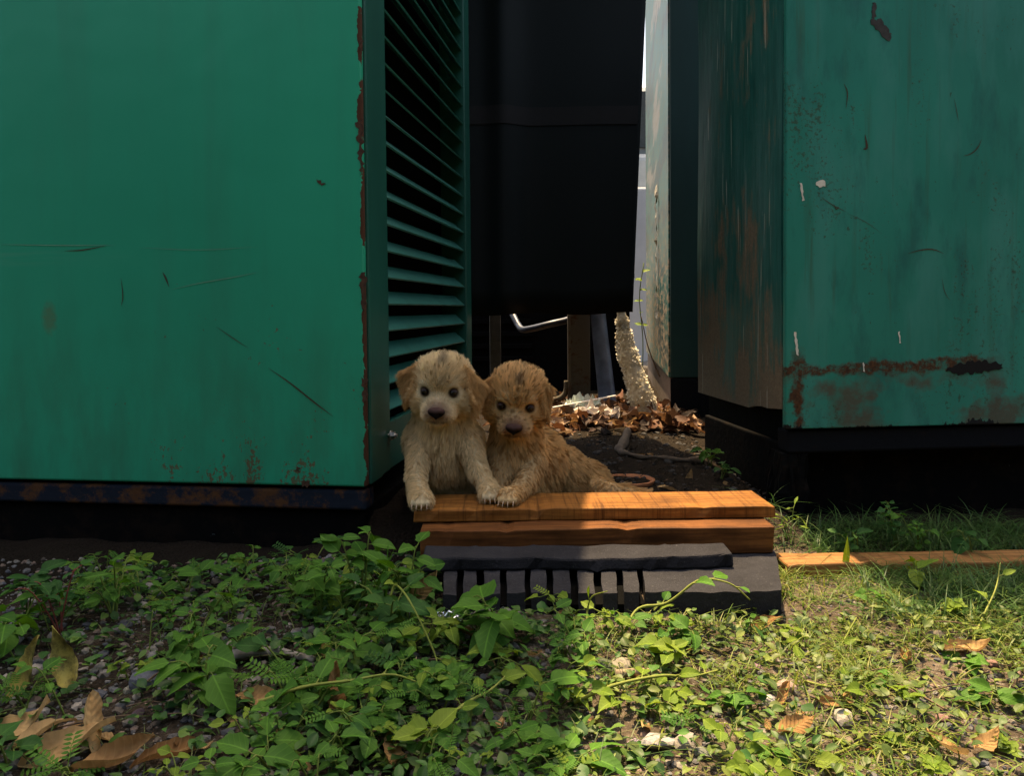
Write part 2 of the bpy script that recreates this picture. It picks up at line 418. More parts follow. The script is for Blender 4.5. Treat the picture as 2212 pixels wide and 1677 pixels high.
# bolt on the side frame
bm = bmesh.new()
bmesh.ops.create_cone(bm, cap_ends=True, segments=6, radius1=.008, radius2=.008, depth=.007, matrix=Matrix.Translation((.012,0,0)) @ Matrix.Rotation(R(90),4,'Y'))
bmesh.ops.create_cone(bm, cap_ends=True, segments=16, radius1=.011, radius2=.011, depth=.003, matrix=Matrix.Translation((.007,0,0)) @ Matrix.Rotation(R(90),4,'Y'))
bmesh.ops.create_cone(bm, cap_ends=True, segments=10, radius1=.004, radius2=.004, depth=.02, matrix=Matrix.Translation((.010,0,0)) @ Matrix.Rotation(R(90),4,'Y'))
bo = link('bolt', bmesh_mesh('bolt', bm), steel, LC); bo.location = (-.001, .150, .235)
tag(bo, 'shiny steel hex bolt')

# ---- right cabinet
RC = empty('metal_cabinet', (.577, 1.75, 0), math.atan(.104))
tag(RC, 'rust-eaten green metal cabinet with scraped side, right of the puppies', 'cabinet', 'green metal cabinets')
RH = 1.43
box_part('front_panel', 0, 1.5, 0, .016, .239, RH, paintR, RC, .004, 3)
# scraped side sheet with a torn lower front corner
V = []; F = []
ny, nz = 15, 30
def side_low(t):
    return .262 + .012*math.sin(t*9) * (t < .3) + (.018*max(0, 1-t/.12))
for ix, xx in enumerate((.004, .012)):
    for j in range(ny+1):
        t = j/ny
        for k in range(nz+1):
            s = k/nz; z = side_low(t)*(1-s) + RH*s
            bulge = .003*math.sin(t*7+s*5)*math.sin(s*3.1)
            V.append((xx - bulge, .026 + t*.55, z))
def vi(ix, j, k): return ix*(ny+1)*(nz+1) + j*(nz+1) + k
for j in range(ny):
    for k in range(nz):
        F.append((vi(0,j,k), vi(0,j,k+1), vi(0,j+1,k+1), vi(0,j+1,k))); F.append((vi(1,j,k), vi(1,j+1,k), vi(1,j+1,k+1), vi(1,j,k+1)))
for j in range(ny):
    F.append((vi(0,j,0), vi(0,j+1,0), vi(1,j+1,0), vi(1,j,0))); F.append((vi(0,j,nz), vi(1,j,nz), vi(1,j+1,nz), vi(0,j+1,nz)))
for k in range(nz):
    F.append((vi(0,0,k), vi(1,0,k), vi(1,0,k+1), vi(0,0,k+1))); F.append((vi(0,ny,k), vi(0,ny,k+1), vi(1,ny,k+1), vi(1,ny,k)))
link('side_panel', mesh_of('side_panel', V, F), paintW, RC)
box_part('inner_core', .03, 1.48, .03, .56, .20, RH-.01, BLACK, RC, 0)
box_part('top_cover', -.006, 1.51, -.006, .59, RH+.001, RH+.03, paintP, RC, .004)
box_part('base_rail', .012, 1.5, .012, .07, .186, .235, blackrail, RC, .005)
box_part('plinth', .02, 1.46, .085, .57, -.05, .199, plinthM, RC, .004)
# rough pier under the front corner
bm = bmesh.new(); add_box(bm, .006, .058, .014, .084, -.04, .185)
bmesh.ops.subdivide_edges(bm, edges=bm.edges, cuts=7, use_grid_fill=True)
for v in bm.verts:
    v.co.x += random.uniform(-.004,.004) - (.012*math.sin(max(0, v.co.z)*16) if v.co.x < .01 else 0); v.co.y += random.uniform(-.004,.004)
link('pier', bmesh_mesh('pier', bm), plinthM, RC)
def blob_plate(name, pts, thick, mat, parent, jag=.25, n=40, seed=0, y0=-.0005):
    """an irregular thin piece standing proud of a panel in the panel's x-z plane"""
    rd = random.Random(seed)
    P = []
    m = len(pts)
    for i in range(m):
        a = Vector(pts[i]); b = Vector(pts[(i+1) % m]); k = max(2, int((b-a).length/.006)+1)
        nrm = Vector((-(b-a).y, (b-a).x)).normalized()
        for q in range(k):
            P.append(a.lerp(b, q/k) + nrm*rd.uniform(-.004,.004)*jag*2)
    V = [(p.x, y0, p.y) for p in P] + [(p.x, y0-thick, p.y) for p in P]; n = len(P)
    F = [tuple(range(n, 2*n))] + [(i, (i+1)%n, n+(i+1)%n, n+i) for i in range(n)]
    return link(name, mesh_of(name, V, F), mat, parent)
holeM = plain('hole_black', (.003,.0025,.002), .95, var=.3); scorch = plain('paint_scorch', (.030,.028,.024), .7, var=.5, scale=90)
paleScr = plain('bare_scratch', (.62,.60,.50), .6, var=.2)
def rfx(X, Y, parent):         # picture position on the right front panel -> panel x, z
    o, ax = (Vector((.577,1.75,0)), Vector((1,.104,0)).normalized())
    v = at(X, Y, 1.0) - CAMP
    nrm = Vector((-ax.y, ax.x, 0)); t = (o - CAMP).dot(nrm) / v.dot(nrm)
    p = CAMP + v*t; return ((p-o).dot(ax), p.z)
h = blob_plate('rust_hole', [rfx(*p, RC) for p in ((2042,800),(2070,786),(2100,780),(2135,781),(2165,786),(2166,797),(2140,803),(2105,806),(2070,808))], .0012, holeM, RC, .5, seed=1)
tag(h, 'black rusted-through hole')
h = blob_plate('paint_burn', [rfx(*p, RC) for p in ((1882,46),(1897,38),(1910,52),(1926,72),(1922,84),(1905,80),(1890,64))], .0008, scorch, RC, .6, seed=2)
blob_plate('paint_burn', [rfx(*p, RC) for p in ((1884,4),(1892,6),(1893,30),(1887,42),(1884,30))], .0008, scorch, RC, .4, seed=3)
for i, L in enumerate((((1727,396),(1731,396),(1737,432),(1733,434)), ((1715,718),(1720,718),(1725,768),(1720,766)), ((1940,716),(1943,716),(1946,742),(1942,742)), ((1863,784),(1866,784),(1868,803),(1865,803)), ((1763,393),(1772,388),(1783,391),(1782,402),(1770,405),(1762,400)))):
    blob_plate('paint_chip', [rfx(*p, RC) for p in L], .0007, paleScr, RC, .18, seed=5+i)
darkScr = plain('rust_scratch', (.05,.028,.012), .8, var=.4)
def stroke(name, pts, w, mat, parent, y0=-.0005, th=.0006):
    P = [Vector((p[0], p[1])) for p in pts]; V = []; n = len(P)
    for sgn in (-1, 1):
        for i, p in enumerate(P):
            t = (P[min(i+1,n-1)] - P[max(i-1,0)]).normalized(); q = p + Vector((-t.y, t.x))*sgn*w*.5*math.sin(math.pi*(i+.35)/(n-.3))
            V.append((q.x, y0-th, q.y))
    F = [(i, i+1, n+i+1, n+i) for i in range(n-1)]
    return link(name, mesh_of(name, V, F), mat, parent)
for L, w in ((((2120,300),(2112,318),(2097,332),(2080,337)), .0022), (((1772,425),(1800,444),(1828,458)), .0016), (((1960,548),(1990,540),(2016,539),(2038,548)), .0024),
             (((1800,440),(1806,452),(1812,446)), .0022), (((2034,600),(2040,630),(2052,650)), .0013), (((1868,290),(1872,318),(1864,322)), .005), (((1822,180),(1830,200),(1827,235)), .0022), (((1828,460),(1870,480),(1905,505)), .0009), (((2060,210),(2066,240),(2070,262)), .0012)):
    pp = spline([Vector((*rfx(*p, RC), 0)) for p in L], 9)
    stroke('scratch', pp, w, darkScr, RC)
def lfx(X, Y):
    o, ax = (Vector((-.284,1.6,0)), Vector((1,-.14,0)).normalized())
    v = at(X, Y, 1.0) - CAMP; nrm = Vector((-ax.y, ax.x, 0)); t = (o - CAMP).dot(nrm) / v.dot(nrm)
    p = CAMP + v*t; return ((p-o).dot(ax), p.z)
lightScr = plain('pale_scratch', (.10,.27,.17), .6, var=.2)
for L, w, m_ in ((((140,542),(180,540),(232,530)), .0022, darkScr), (((352,588),(358,600),(366,620)), .0035, darkScr), (((370,626),(430,612),(500,600),(560,588)), .0016, lightScr),
                 (((468,706),(500,728),(536,752)), .0016, darkScr), (((580,795),(630,830),(680,870),(720,900)), .0030, darkScr), (((0,528),(120,530),(250,530)), .0018, lightScr),
                 (((300,535),(430,540),(560,533)), .0010, lightScr), (((262,600),(266,640),(262,662)), .002, darkScr)):
    stroke('scratch', spline([Vector((*lfx(*p), 0)) for p in L], 9), w, m_, LC)
rustfl = plain('rust_flake', (.060,.026,.013), .9, var=.5, scale=120, bump=.5)
for i, L in enumerate((((769,268),(781,258),(784,300),(784,360),(778,380),(773,330),(772,290)), ((777,592),(790,588),(792,650),(788,672),(781,650),(779,610)), ((783,820),(792,815),(793,860),(787,872)),
                       ((775,92),(783,88),(784,110),(777,112)), ((653,1042),(663,1038),(671,1046),(668,1052),(655,1052)), ((641,1013),(646,1012),(647,1018),(642,1019)), ((684,389),(690,387),(700,396),(702,401),(690,397)))):
    blob_plate('rust_patch', [lfx(*p) for p in L], .0006, rustfl, LC, .55, seed=20+i)

# ---- rear cabinet seen down the passage
BC = empty('metal_cabinet', (.59, 3.1, 0), -math.atan(.116))
tag(BC, 'glossy dark green cabinet far down the passage, behind the rusty right one', 'cabinet', 'green metal cabinets')
M = Mat('green_gloss'); st = M.noise(60, M.map((1,1,.03)), 4, .6); x, y, z = M.sep()
worn = M.math('MULTIPLY', M.ramp(M.noise(9, M.map((1,1,3.5)), 5, .7), .45, .6), M.ramp(z, .55, 1.0, 1, .25))
c = M.mix(M.ramp(st, .3, .7), (.010,.075,.060), (.022,.115,.090)); c = M.mix(M.ramp(M.noise(3.0, M.map((1,.35,1.6),(0,1,3)), 5, .65), .48, .56), c, (.012,.045,.040)); c = M.mix(M.ramp(M.noise(2.6, M.map((1,.3,1.3),(4,2,0)), 5, .6), .57, .63), c, (.20,.18,.14)); c = M.mix(worn, c, (.30,.22,.14))
M.bump(st, .06, .002)
gloss = M.fin(c, M.ramp(worn, 0, 1, .45, .7), 0, .12)
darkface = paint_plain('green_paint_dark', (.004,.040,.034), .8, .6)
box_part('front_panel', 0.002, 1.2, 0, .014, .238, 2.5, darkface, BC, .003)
box_part('side_panel', -.004, .012, .0145, 1.85, .238, 2.5, gloss, BC, .003)
box_part('body', .014, 1.19, .016, 1.84, .236, 2.49, BLACK, BC, 0)
box_part('front_black_sheet', .002, 1.19, -.003, .0035, -.02, .2345, blackrail, BC, 0)  # black sheet over the plinth front, darker than the brown side
box_part('plinth', .004, 1.19, .004, 1.85, -.02, .235, plain('plinth_rust', (.12,.075,.045), .8, var=.5, scale=30, bump=.4), BC, .004)
rag = plain('peeled_tape', (.42,.36,.26), .9, var=.4, scale=200, bump=.6)
V = []; F = []
for i in range(26):                                       # shredded strip hanging on the gloss panel
    t = i/25; w = .016*(.5+random.random()); yy = .62 + random.uniform(-.02,.02)
    V += [(-.006-random.uniform(0,.012), yy-w, 1.05-.62*t), (-.008-random.uniform(0,.016), yy+w, 1.05-.62*t)]
F = [(2*i, 2*i+1, 2*i+3, 2*i+2) for i in range(25)]
link('peeling_tape', mesh_of('peeling_tape', V, F), rag, BC)

# ---- tall dark sheet hanging across the passage from a gantry
GN = empty('steel_gantry', (-.36, 2.83, 0)); tag(GN, 'dark steel frame that carries the hanging black sheet', 'frame')
box_part('post', -.03, .03, -.03, .03, 0, 3.02, blackrail, GN, .004); p2 = box_part('post', 1.05, 1.11, -.03, .03, 0, 3.02, blackrail, GN, .004)
box_part('beam', -.06, 1.14, -.035, .035, 3.021, 3.08, blackrail, GN, .004)
M = Mat('tarp_black'); f = M.noise(140, None, 3)
x, y, z = M.sep()
tarpM = M.fin(M.mix(f, (.0025,.0050,.0050), (.0045,.0075,.0075)), .6, 0, .16)
def tarp_y(u, s):
    return 2.75 + .035*math.exp(-((u+.02)/.045)**2)*-1 + .012*math.sin(u*8) + .010*s*math.sin(u*14+1)
V = []; nu, nv = 44, 30
for sd in (0, .004):
    for j in range(nv+1):
        s = j/nv; z = .483 + s*(3.02-.483)
        xr = .401 + (z-.483)*.0455
        for i in range(nu+1):
            u = -.24 + (xr+.24)*i/nu
            V.append((u, tarp_y(u, 1-s) + sd, z + .004*math.sin(u*20)*(1-s)))
F = []; W = nu+1; H = (nv+1)*W
for j in range(nv):
    for i in range(nu):
        a = j*W+i
        F += [(a, a+1, a+W+1, a+W), (H+a+1, H+a, H+a+W, H+a+W+1)]
for i in range(nu): F += [(i+1, i, H+i, H+i+1)]
for j in range(nv): F += [(j*W, (j+1)*W, H+(j+1)*W, H+j*W), (j*W+nu+W, j*W+nu, H+j*W+nu, H+j*W+nu+W)]
TP = link('hanging_sheet', mesh_of('hanging_sheet', V, F, True), tarpM)
tag(TP, 'tall black hanging sheet closing off the passage between the cabinets', 'sheet')
V = []
for s in (0, 1):
    for i in range(nu+1):
        z = (1.105, 1.165)[s]; u = -.23 + (.397+(z-.483)*.0437+.225)*i/nu; V.append((u, tarp_y(u, 1-(z-.483)/2.537) - .004, z))
link('hem_band', mesh_of('hem_band', V, [(i, i+1, nu+2+i, nu+1+i) for i in range(nu)], True), plain('tarp_band', (.0035,.003,.003), .8), TP)

# ---- step of planks and slabs
wTop = wood('wood_sawn', (.20,.072,.015), (.35,.145,.033), .95); wMid = wood('wood_red', (.085,.028,.008), (.24,.088,.024), .0); wRight = wood('wood_pale', (.28,.125,.042), (.42,.205,.075), .5)
slabM = stonegrey('charcoal_slab', (.030,.029,.032)); slabM2 = stonegrey('charcoal_slab_upper', (.026,.025,.028))
def plank(name, x0, x1, y0, y1, z0, z1, mat, rz=0, wav=.0025, seed=0, cuts=40, bev=.0022, chip=0):
    rd = random.Random(seed); bm = bmesh.new()
    cx, cyy = (x0+x1)/2, (y0+y1)/2
    add_box(bm, x0-cx, x1-cx, y0-cyy, y1-cyy, 0, z1-z0)
    es = [e for e in bm.edges if abs(e.verts[0].co.x-e.verts[1].co.x) > .05]
    bmesh.ops.subdivide_edges(bm, edges=es, cuts=cuts)
    ph = [rd.uniform(0, 6) for _ in range(6)]
    for v in bm.verts:
        x = v.co.x; f = v.co.y < 0; t = v.co.z > .5*(z1-z0)
        v.co.y += wav*(math.sin(x*17+ph[0]+2*f) + .6*math.sin(x*41+ph[1]+t) + .35*math.sin(x*97+ph[2]))
        v.co.z += .35*wav*(math.sin(x*13+ph[3]+t) + .5*math.sin(x*57+ph[4]+f*2)) * (1 if t else .2)
        if abs(abs(x)-(x1-x0)/2) < 1e-5: v.co.x += rd.uniform(-.004,.004)
        if chip and t and f and rd.random() < chip: v.co.z -= rd.uniform(.001,.004); v.co.y += rd.uniform(0,.004)
    bm.edges.ensure_lookup_table()
    es = [e for e in bm.edges if len(e.link_faces) == 2 and e.calc_face_angle(0) > .6]
    bmesh.ops.bevel(bm, geom=es, offset=bev, segments=2, affect='EDGES', profile=.5)
    o = link(name, bmesh_mesh(name, bm), mat); o.location = (cx, cyy, z0); o.rotation_euler = (0, 0, rz)
    return o
o = plank('wooden_plank', -.184, .476, 1.497, 1.628, .1148, .1365, wTop, R(1.0), .0012, 1, chip=.10)
tag(o, 'wide sawn plank on top of the step, under the puppies paws', 'plank', 'step planks')
o = plank('wooden_plank', -.166, .456, 1.440, 1.60, .0672, .1142, wMid, R(.8), .0016, 2, chip=.18)
tag(o, 'thick reddish plank just below the top plank of the step', 'plank', 'step planks')
o = plank('stone_slab', -.154, .364, 1.358, 1.432, .0668, .0888, slabM2, R(.3), .0040, 3, bev=.004)
tag(o, 'thin charcoal slab with wavy front edge, in front of the thick plank', 'slab')
SG = empty('stone_slab', (0, 1.251, 0)); tag(SG, 'lowest charcoal slab with a row of slots, resting on the ground', 'slab')
zs = [(340,405),(440,505),(545,625),(660,750),(780,860),(895,980),(1020,1100),(1140,1215),(1250,1325),(1355,2040)]
def sx(zz): return ((802.6+zz*.4354)-1106)/1793*1.251
rd = random.Random(4)
for i, (a, b) in enumerate(zs):
    x0, x1 = sx(a), sx(b); last = i == len(zs)-1
    bm = bmesh.new(); dx = .022
    yb = .16 if not last else .31
    nxs = 2 if not last else 26; nys = 12
    rows = []
    for t_ in range(2):
        zt = (.012, .0662)[t_]
        for j in range(nys+1):
            y = yb*j/nys
            for q in range(nxs+1):
                u = q/nxs; xl = x0*(1+.62*y); xr = x1*(1+.62*y) if not last else x1 + ((.02*y/.16) if not last else (.055*min(1, y/.2)))
                fr = .0028*math.sin((xl+(xr-xl)*u)*31+1) + .0015*math.sin((xl+(xr-xl)*u)*83)
                edge = .0007*math.sin(y*60+i*2+q) if q in (0, nxs) else 0
                rows.append((xl+(xr-xl)*u+edge, y + (fr if j == 0 else 0) , zt + (.0008*math.sin(y*60+u*30+i) if t_ else 0)))
    W = nxs+1; H = (nys+1)*W; F = []
    for j in range(nys):
        for q in range(nxs):
            k = j*W+q; F += [(H+k, H+k+1, H+k+W+1, H+k+W), (k+1, k, k+W, k+W+1)]
    for q in range(nxs): F += [(q, q+1, H+q+1, H+q), (nys*W+q+1, nys*W+q, H+nys*W+q, H+nys*W+q+1)]
    for j in range(nys): F += [((j+1)*W, j*W, H+j*W, H+(j+1)*W), (j*W+nxs, (j+1)*W+nxs, H+(j+1)*W+nxs, H+j*W+nxs)]
    vv = [bm.verts.new(p) for p in rows]
    for f_ in F: bm.faces.new([vv[k] for k in f_])
    es = [e for e in bm.edges if len(e.link_faces) == 2 and e.calc_face_angle(0) > .8]
    bmesh.ops.bevel(bm, geom=es, offset=.0022, segments=2, affect='EDGES', profile=.5)
    link('bar' if not last else 'solid_end', bmesh_mesh('bar', bm), slabM, SG)
box_part('slot_shade_fill', sx(338), sx(1360), .006, .158, .002, .046, plain('slot_gap_black', (.004,.004,.004), .95, spec=.03), SG, 0)  # black block added so the slot gaps read as painted shade
box_part('back_beam', sx(330), sx(1362)+.02, .1605, .30, .012, .0658, slabM, SG, .002)
o = plank('wooden_plank', .475, 1.25, 1.442, 1.510, .008, .050, wRight, R(1.2), .0016, 5, chip=.12, bev=.003)
tag(o, 'pale wooden plank lying in the grass, at the foot of the rusty cabinet', 'plank', 'step planks')

# ---- things in the passage, far end
def boxm(name, p, sx_, sy_, sz_, mat, parent=None, bev=.003):
    o = box_part(name, -sx_/2, sx_/2, -sy_/2, sy_/2, 0, sz_, mat, parent, bev); o.location = p; return o
greypost = plain('post_grey', (.055,.058,.056), .6, .2, .3, 30, .2); rustpost = dark_rust('post_rust', (.10,.085,.062), (.10,.042,.018), .58)
p = atz(1072, 3.15, 0); o = boxm('metal_post', (p.x, 3.15, gzf(p.x,3.15)-.05), .042, .05, 1.3, greypost); tag(o, 'thin grey upright post behind the puppies, under the black sheet', 'post', 'posts in the passage')
FR = empty('metal_stand', (atz(1252,3.2,0).x, 3.2, gzf(.2,3.2))); tag(FR, 'rust-streaked upright channel with low foot rail, under the black sheet', 'stand')
box_part('upright', -.042, .042, -.012, .012, -.03, .9, rustpost, FR, .003)
box_part('flange', -.046, -.036, -.05, -.0125, -.03, .9, rustpost, FR, .002)
fp = spline([(-.05,-.035,.12), (-.055,-.035,.075), (-.085,-.035,.05), (-.14,-.035,.046), (-.30,-.035,.045)], 20)
link('foot_rail', (lambda vf: mesh_of('foot_rail', vf[0], vf[1], True))(tube_geo(fp, .011, 8)), rustpost, FR)
bluepl = plain('blue_plastic', (.085,.115,.19), .35, 0, .35, 20, .1, .5)
V = []; n = 18
for i in range(n+1):
    t = i/n; z = .56*(1-t); xc = .064 + .012*math.sin(t*2.6) + .055*max(0,t-.35)**1.3
    for dx, dy in ((-.030,.010), (.0,.0), (.022+.014*t,.006), (.022+.014*t,.012), (0,.007), (-.030,.016)): V.append((xc+dx, dy-.03+.05*t*t*-1, z))
F = [(i*6+k, i*6+(k+1)%6, (i+1)*6+(k+1)%6, (i+1)*6+k) for i in range(n) for k in range(6)] + [tuple(range(6))[::-1], tuple(range(n*6, n*6+6))]
o = link('plastic_strip', mesh_of('plastic_strip', V, F, True), bluepl); o.location = (atz(1252,3.17,0).x, 3.17, gzf(.2,3.15)-.01)
tag(o, 'curved blue-grey plastic strip standing beside the rusty upright', 'strip')
hp = spline([at(1118,700,3.3), at(1128,712,3.25), at(1150,710,3.22), at(1190,700,3.2), at(1230,690,3.23), at(1270,670,3.3), at(1300,640,3.5)], 30)
hp = [at(1095,655,3.34)] + hp
o = tube_obj('hose', hp, .013, plain('hose_blue', (.014,.020,.040), .4, 0, .3, 20), None, 10); tag(o, 'blue-grey hose looping just below the edge of the black sheet', 'hose')
# low black housing at the back
HB = empty('machine_housing', (.05, 4.0, 0)); tag(HB, 'low black machine housing in the gloom behind the posts', 'machine')
mh = plain('housing_black', (.004,.004,.005), .8, var=.4, spec=.08)
box_part('body', -.75, .52, 0, .6, .05, .64, mh, HB, .015); box_part('lid', -.77, .54, -.02, .62, .6405, .67, mh, HB, .006); box_part('skid', -.7, .5, .03, .55, -.02, .049, mh, HB, 0)
for k in range(4): box_part('vent_slat', -.3, .05, -.012, -.001, .25+k*.06, .272+k*.06, mh, HB, .002)
# foam-wrapped leaning pole
pole_c = spline([at(1338,640,3.06), at(1345,700,3.05), at(1357,770,3.02), at(1380,840,2.98), at(1398,905,2.96)], 46)
rads = [.016 if i < 9 else .022 + .019*min(1,(i-9)/24) + .002*math.sin(i*.9) + .003*math.sin(i*.37) for i in range(46)]
V, F = tube_geo(pole_c, rads, 16, wob=.10, rnd=random.Random(3))
PW = empty('leaning_pole', pole_c[-1]); tag(PW, 'leaning pole wrapped in flaky whitish foam, standing in the leaf litter', 'pole')
M = Mat('flaky_foam'); c = M.mix(M.ramp(M.noise(90), .35, .7), (.58,.50,.36), (.92,.88,.76)); M.fin(c, .95, 0, .1)
tr = M.n('BsdfTranslucent'); M.set(tr.inputs[0], c); mx = M.n('MixShader'); mx.inputs[0].default_value = .6
M.nt.links.new(M.b.outputs[0], mx.inputs[1]); M.nt.links.new(tr.outputs[0], mx.inputs[2]); M.nt.links.new(mx.outputs[0], M.out.inputs[0]); foam = M.m
base_ = pole_c[-1]
link('foam_wrap', mesh_of('foam_wrap', [v-base_ for v in V], F, True), foam, PW)
geos = []; rd = random.Random(9)
for q in range(2300):
    i = rd.randrange(10, 45); a = rd.uniform(0, 2*math.pi); r = rads[i]*rd.uniform(.93,1.06); cpt = pole_c[i]-base_ + Vector((math.cos(a)*r, math.sin(a)*r, rd.uniform(-.006,.006)))
    u = Vector((-math.sin(a), math.cos(a), rd.uniform(-1.6,1.6))).normalized(); w = Vector((math.cos(a)*.8, math.sin(a)*.8, rd.uniform(-1.2,.6))).normalized()
    s = rd.uniform(.002,.0075)
    geos.append(([cpt-u*s, cpt+u*s*.8, cpt+u*s*.5+w*s*1.2, cpt-u*s*.6+w*s*.9], [(0,1,2,3)]))
o = link('foam_flakes', join_geo('foam_flakes', geos), foam, PW); o['kind'] = 'stuff'
V, F = tube_geo([p-base_ for p in (pole_c[0]+Vector((-.02,.0,.3)), pole_c[4], pole_c[14])], .012, 10)
link('core_rod', mesh_of('core_rod', V, F, True), plain('rod_white', (.62,.60,.56), .5), PW)
# pale stick on the litter
o = link('wood_strip', None); bpy.data.objects.remove(o)
a, b = at(1172,885,2.86), at(1330,855,2.93)
bm = bmesh.new(); L = (b-a).length; add_box(bm, -L/2, L/2, -.007, .007, -.002, .002, .0008, 1)
o = link('wood_strip', bmesh_mesh('wood_strip', bm), plain('strip_white', (.50,.46,.42), .7)); o.location = (a+b)/2; o.rotation_euler = (b-a).to_track_quat('X','Z').to_euler()
tag(o, 'long pale strip lying across the leaf litter', 'strip')
# crumpled waste
def crumple(name, c, s, mat, seed, h=.5):
    rd = np.random.default_rng(seed); n = 16; V = []; 
    X = np.linspace(-1,1,n); 
    Z = np.zeros((n,n))
    for _ in range(14):
        a = rd.uniform(0, np.pi); o_ = rd.uniform(-1,1); k = rd.uniform(2,6)
        d = (X[:,None]*np.cos(a)+X[None,:]*np.sin(a)-o_)*k
        Z += (abs((d % 2)-1)-.5)*rd.uniform(.1,.4)
    Z -= Z.min(); Z /= Z.max()
    for i in range(n):
        for j in range(n):
            rr = 1 - .25*abs(X[i]*X[j])
            V.append((X[i]*rr*s[0]+rd.normal()*.002, X[j]*rr*s[1]+rd.normal()*.002, (Z[i,j]*(1-.55*(X[i]**2+X[j]**2)/2)+.03)*s[2]))
    F = [(i*n+j, (i+1)*n+j, (i+1)*n+j+1, i*n+j+1) for i in range(n-1) for j in range(n-1)]
    o = link(name, mesh_of(name, V, F), mat); o.location = c; return o
pap = plain('crumpled_paper', (.66,.58,.50), .8, 0, .15, 30, 0, .2); bagm = plain('crumpled_bag', (.60,.64,.54), .4, 0, .15, 30, 0, .4)
c = atz(1288, 2.86, .12); o = crumple('crumpled_paper', (c.x, 2.86, gzf(c.x,2.86)+.018), (.085,.050,.080), pap, 3); tag(o, 'crumpled pinkish white paper on the leaf litter, nearer the puppies', 'litter')
c = atz(1260, 2.98, .12); o = crumple('plastic_bag', (c.x, 2.98, gzf(c.x,2.98)+.02), (.075,.045,.095), bagm, 5); o.rotation_euler = (0,0,.5); tag(o, 'crumpled pale green-white bag behind the crumpled paper', 'litter')
# terracotta bowl behind the plank
M_t = plain('terracotta', (.42,.155,.062), .7, 0, .2, 40, .1)
def lathe(prof, n=28):
    V = []; F = []
    for (r, z) in prof:
        for k in range(n): V.append((r*math.cos(2*math.pi*k/n), r*math.sin(2*math.pi*k/n), z))
    for i in range(len(prof)-1):
        for k in range(n): F.append((i*n+k, i*n+(k+1)%n, (i+1)*n+(k+1)%n, (i+1)*n+k))
    return V, F
V, F = lathe([(.002,.0),(.046,.0),(.058,.014),(.062,.028),(.0635,.032),(.058,.0325),(.055,.028),(.047,.012),(.002,.008)])
o = link('clay_bowl', mesh_of('clay_bowl', V, F, True), M_t); c = atz(1356, 1.93, .1); o.location = (c.x, 1.93, .068); tag(o, 'shallow terracotta bowl behind the top plank, by the puppy tail', 'bowl')
# root across the passage floor
rp = spline([at(1357,930,2.60), at(1348,955,2.50), at(1338,985,2.38), at(1352,1008,2.26), at(1400,1024,2.18), at(1480,1031,2.14), at(1520,1035,2.12)], 34)
rp = [Vector((p.x, p.y, max(p.z, gzf(p.x,p.y)+.006))) for p in rp]
o = tube_obj('root', rp, [.010+.005*math.sin(i*.21) + .002*math.sin(i*1.3) for i in range(34)], plain('root_bark', (.085,.060,.040), .85, 0, .4, 60, .5), None, 8, wob=.08)
tag(o, 'bent brown root lying on the dark passage floor', 'root')
# ---- beyond the passage
wallM = plain('pale_concrete', (.62,.60,.58), .85, 0, .08, 6, .1)
o = box_part('concrete_block', -.6, .9, -.25, .25, 0, 1.42, wallM, None, .02); o.location = (1.35, 6.6, 0); tag(o, 'pale concrete block seen through the bright slit beside the black sheet', 'block')
VN = empty('parked_truck', (1.2, 8.6, 0)); tag(VN, 'grey truck front with round lamps, far beyond the bright slit', 'truck')
vb = plain('truck_grey', (.36,.38,.38), .4, .2, .1, 8); vd = plain('truck_dark', (.03,.035,.035), .5)
box_part('body', -1.0, 1.0, 0, 3.6, .55, 2.1, vb, VN, .08, 4); box_part('bumper', -1.02, 1.02, -.15, -.001, .5, .80, vd, VN, .03)
box_part('grille', -.6, .6, -.03, -.002, 1.0, 1.4, vd, VN, .02); box_part('cab', -.95, .95, .3, 2.4, 2.101, 2.9, vb, VN, .15, 4); box_part('windscreen', -.85, .85, .27, .299, 2.2, 2.8, vd, VN, .01)
for xx in (-.75, .75):
    bm = bmesh.new(); bmesh.ops.create_cone(bm, cap_ends=True, segments=20, radius1=.13, radius2=.12, depth=.06, matrix=Matrix.Translation((xx,-.032,1.2)) @ Matrix.Rotation(R(90),4,'X'))
    link('headlight', bmesh_mesh('headlight', bm), steel, VN)
    for yy in (.6, 2.8):
        bm = bmesh.new(); bmesh.ops.create_cone(bm, cap_ends=True, segments=24, radius1=.42, radius2=.42, depth=.25, matrix=Matrix.Translation((xx*1.12,yy,.44)) @ Matrix.Rotation(R(90),4,'Y'))
        link('wheel', bmesh_mesh('wheel', bm), vd, VN)
# ================================================================== puppies
def smin(a, b, k):
    h = np.clip(.5 + .5*(b-a)/k, 0, 1)
    return b*(1-h) + a*h - k*h*(1-h)
class Prim:
    def __init__(s, grp, c, rad, fn, k): s.grp, s.c, s.rad, s.fn, s.k = grp, np.array(c, float), rad, fn, k
def P_ell(grp, c, r, k=.012, rot=None):
    c = np.array(c, float); r = np.array(r, float)
    def fn(P):
        q = P - c
        if rot is not None: q = q @ rot
        k0 = np.linalg.norm(q/r, axis=-1); k1 = np.linalg.norm(q/(r*r), axis=-1) + 1e-9
        return k0*(k0-1)/k1
    return Prim(grp, c, r.max(), fn, k)
def P_cone(grp, a, b, ra, rb, k=.012):
    a = np.array(a, float); b = np.array(b, float); ab = b-a; L2 = ab @ ab
    def fn(P):
        t = np.clip(((P-a) @ ab)/L2, 0, 1)
        return np.linalg.norm(P - a - t[..., None]*ab, axis=-1) - (ra + (rb-ra)*t)
    return Prim(grp, (a+b)/2, math.sqrt(L2)/2 + max(ra, rb), fn, k)
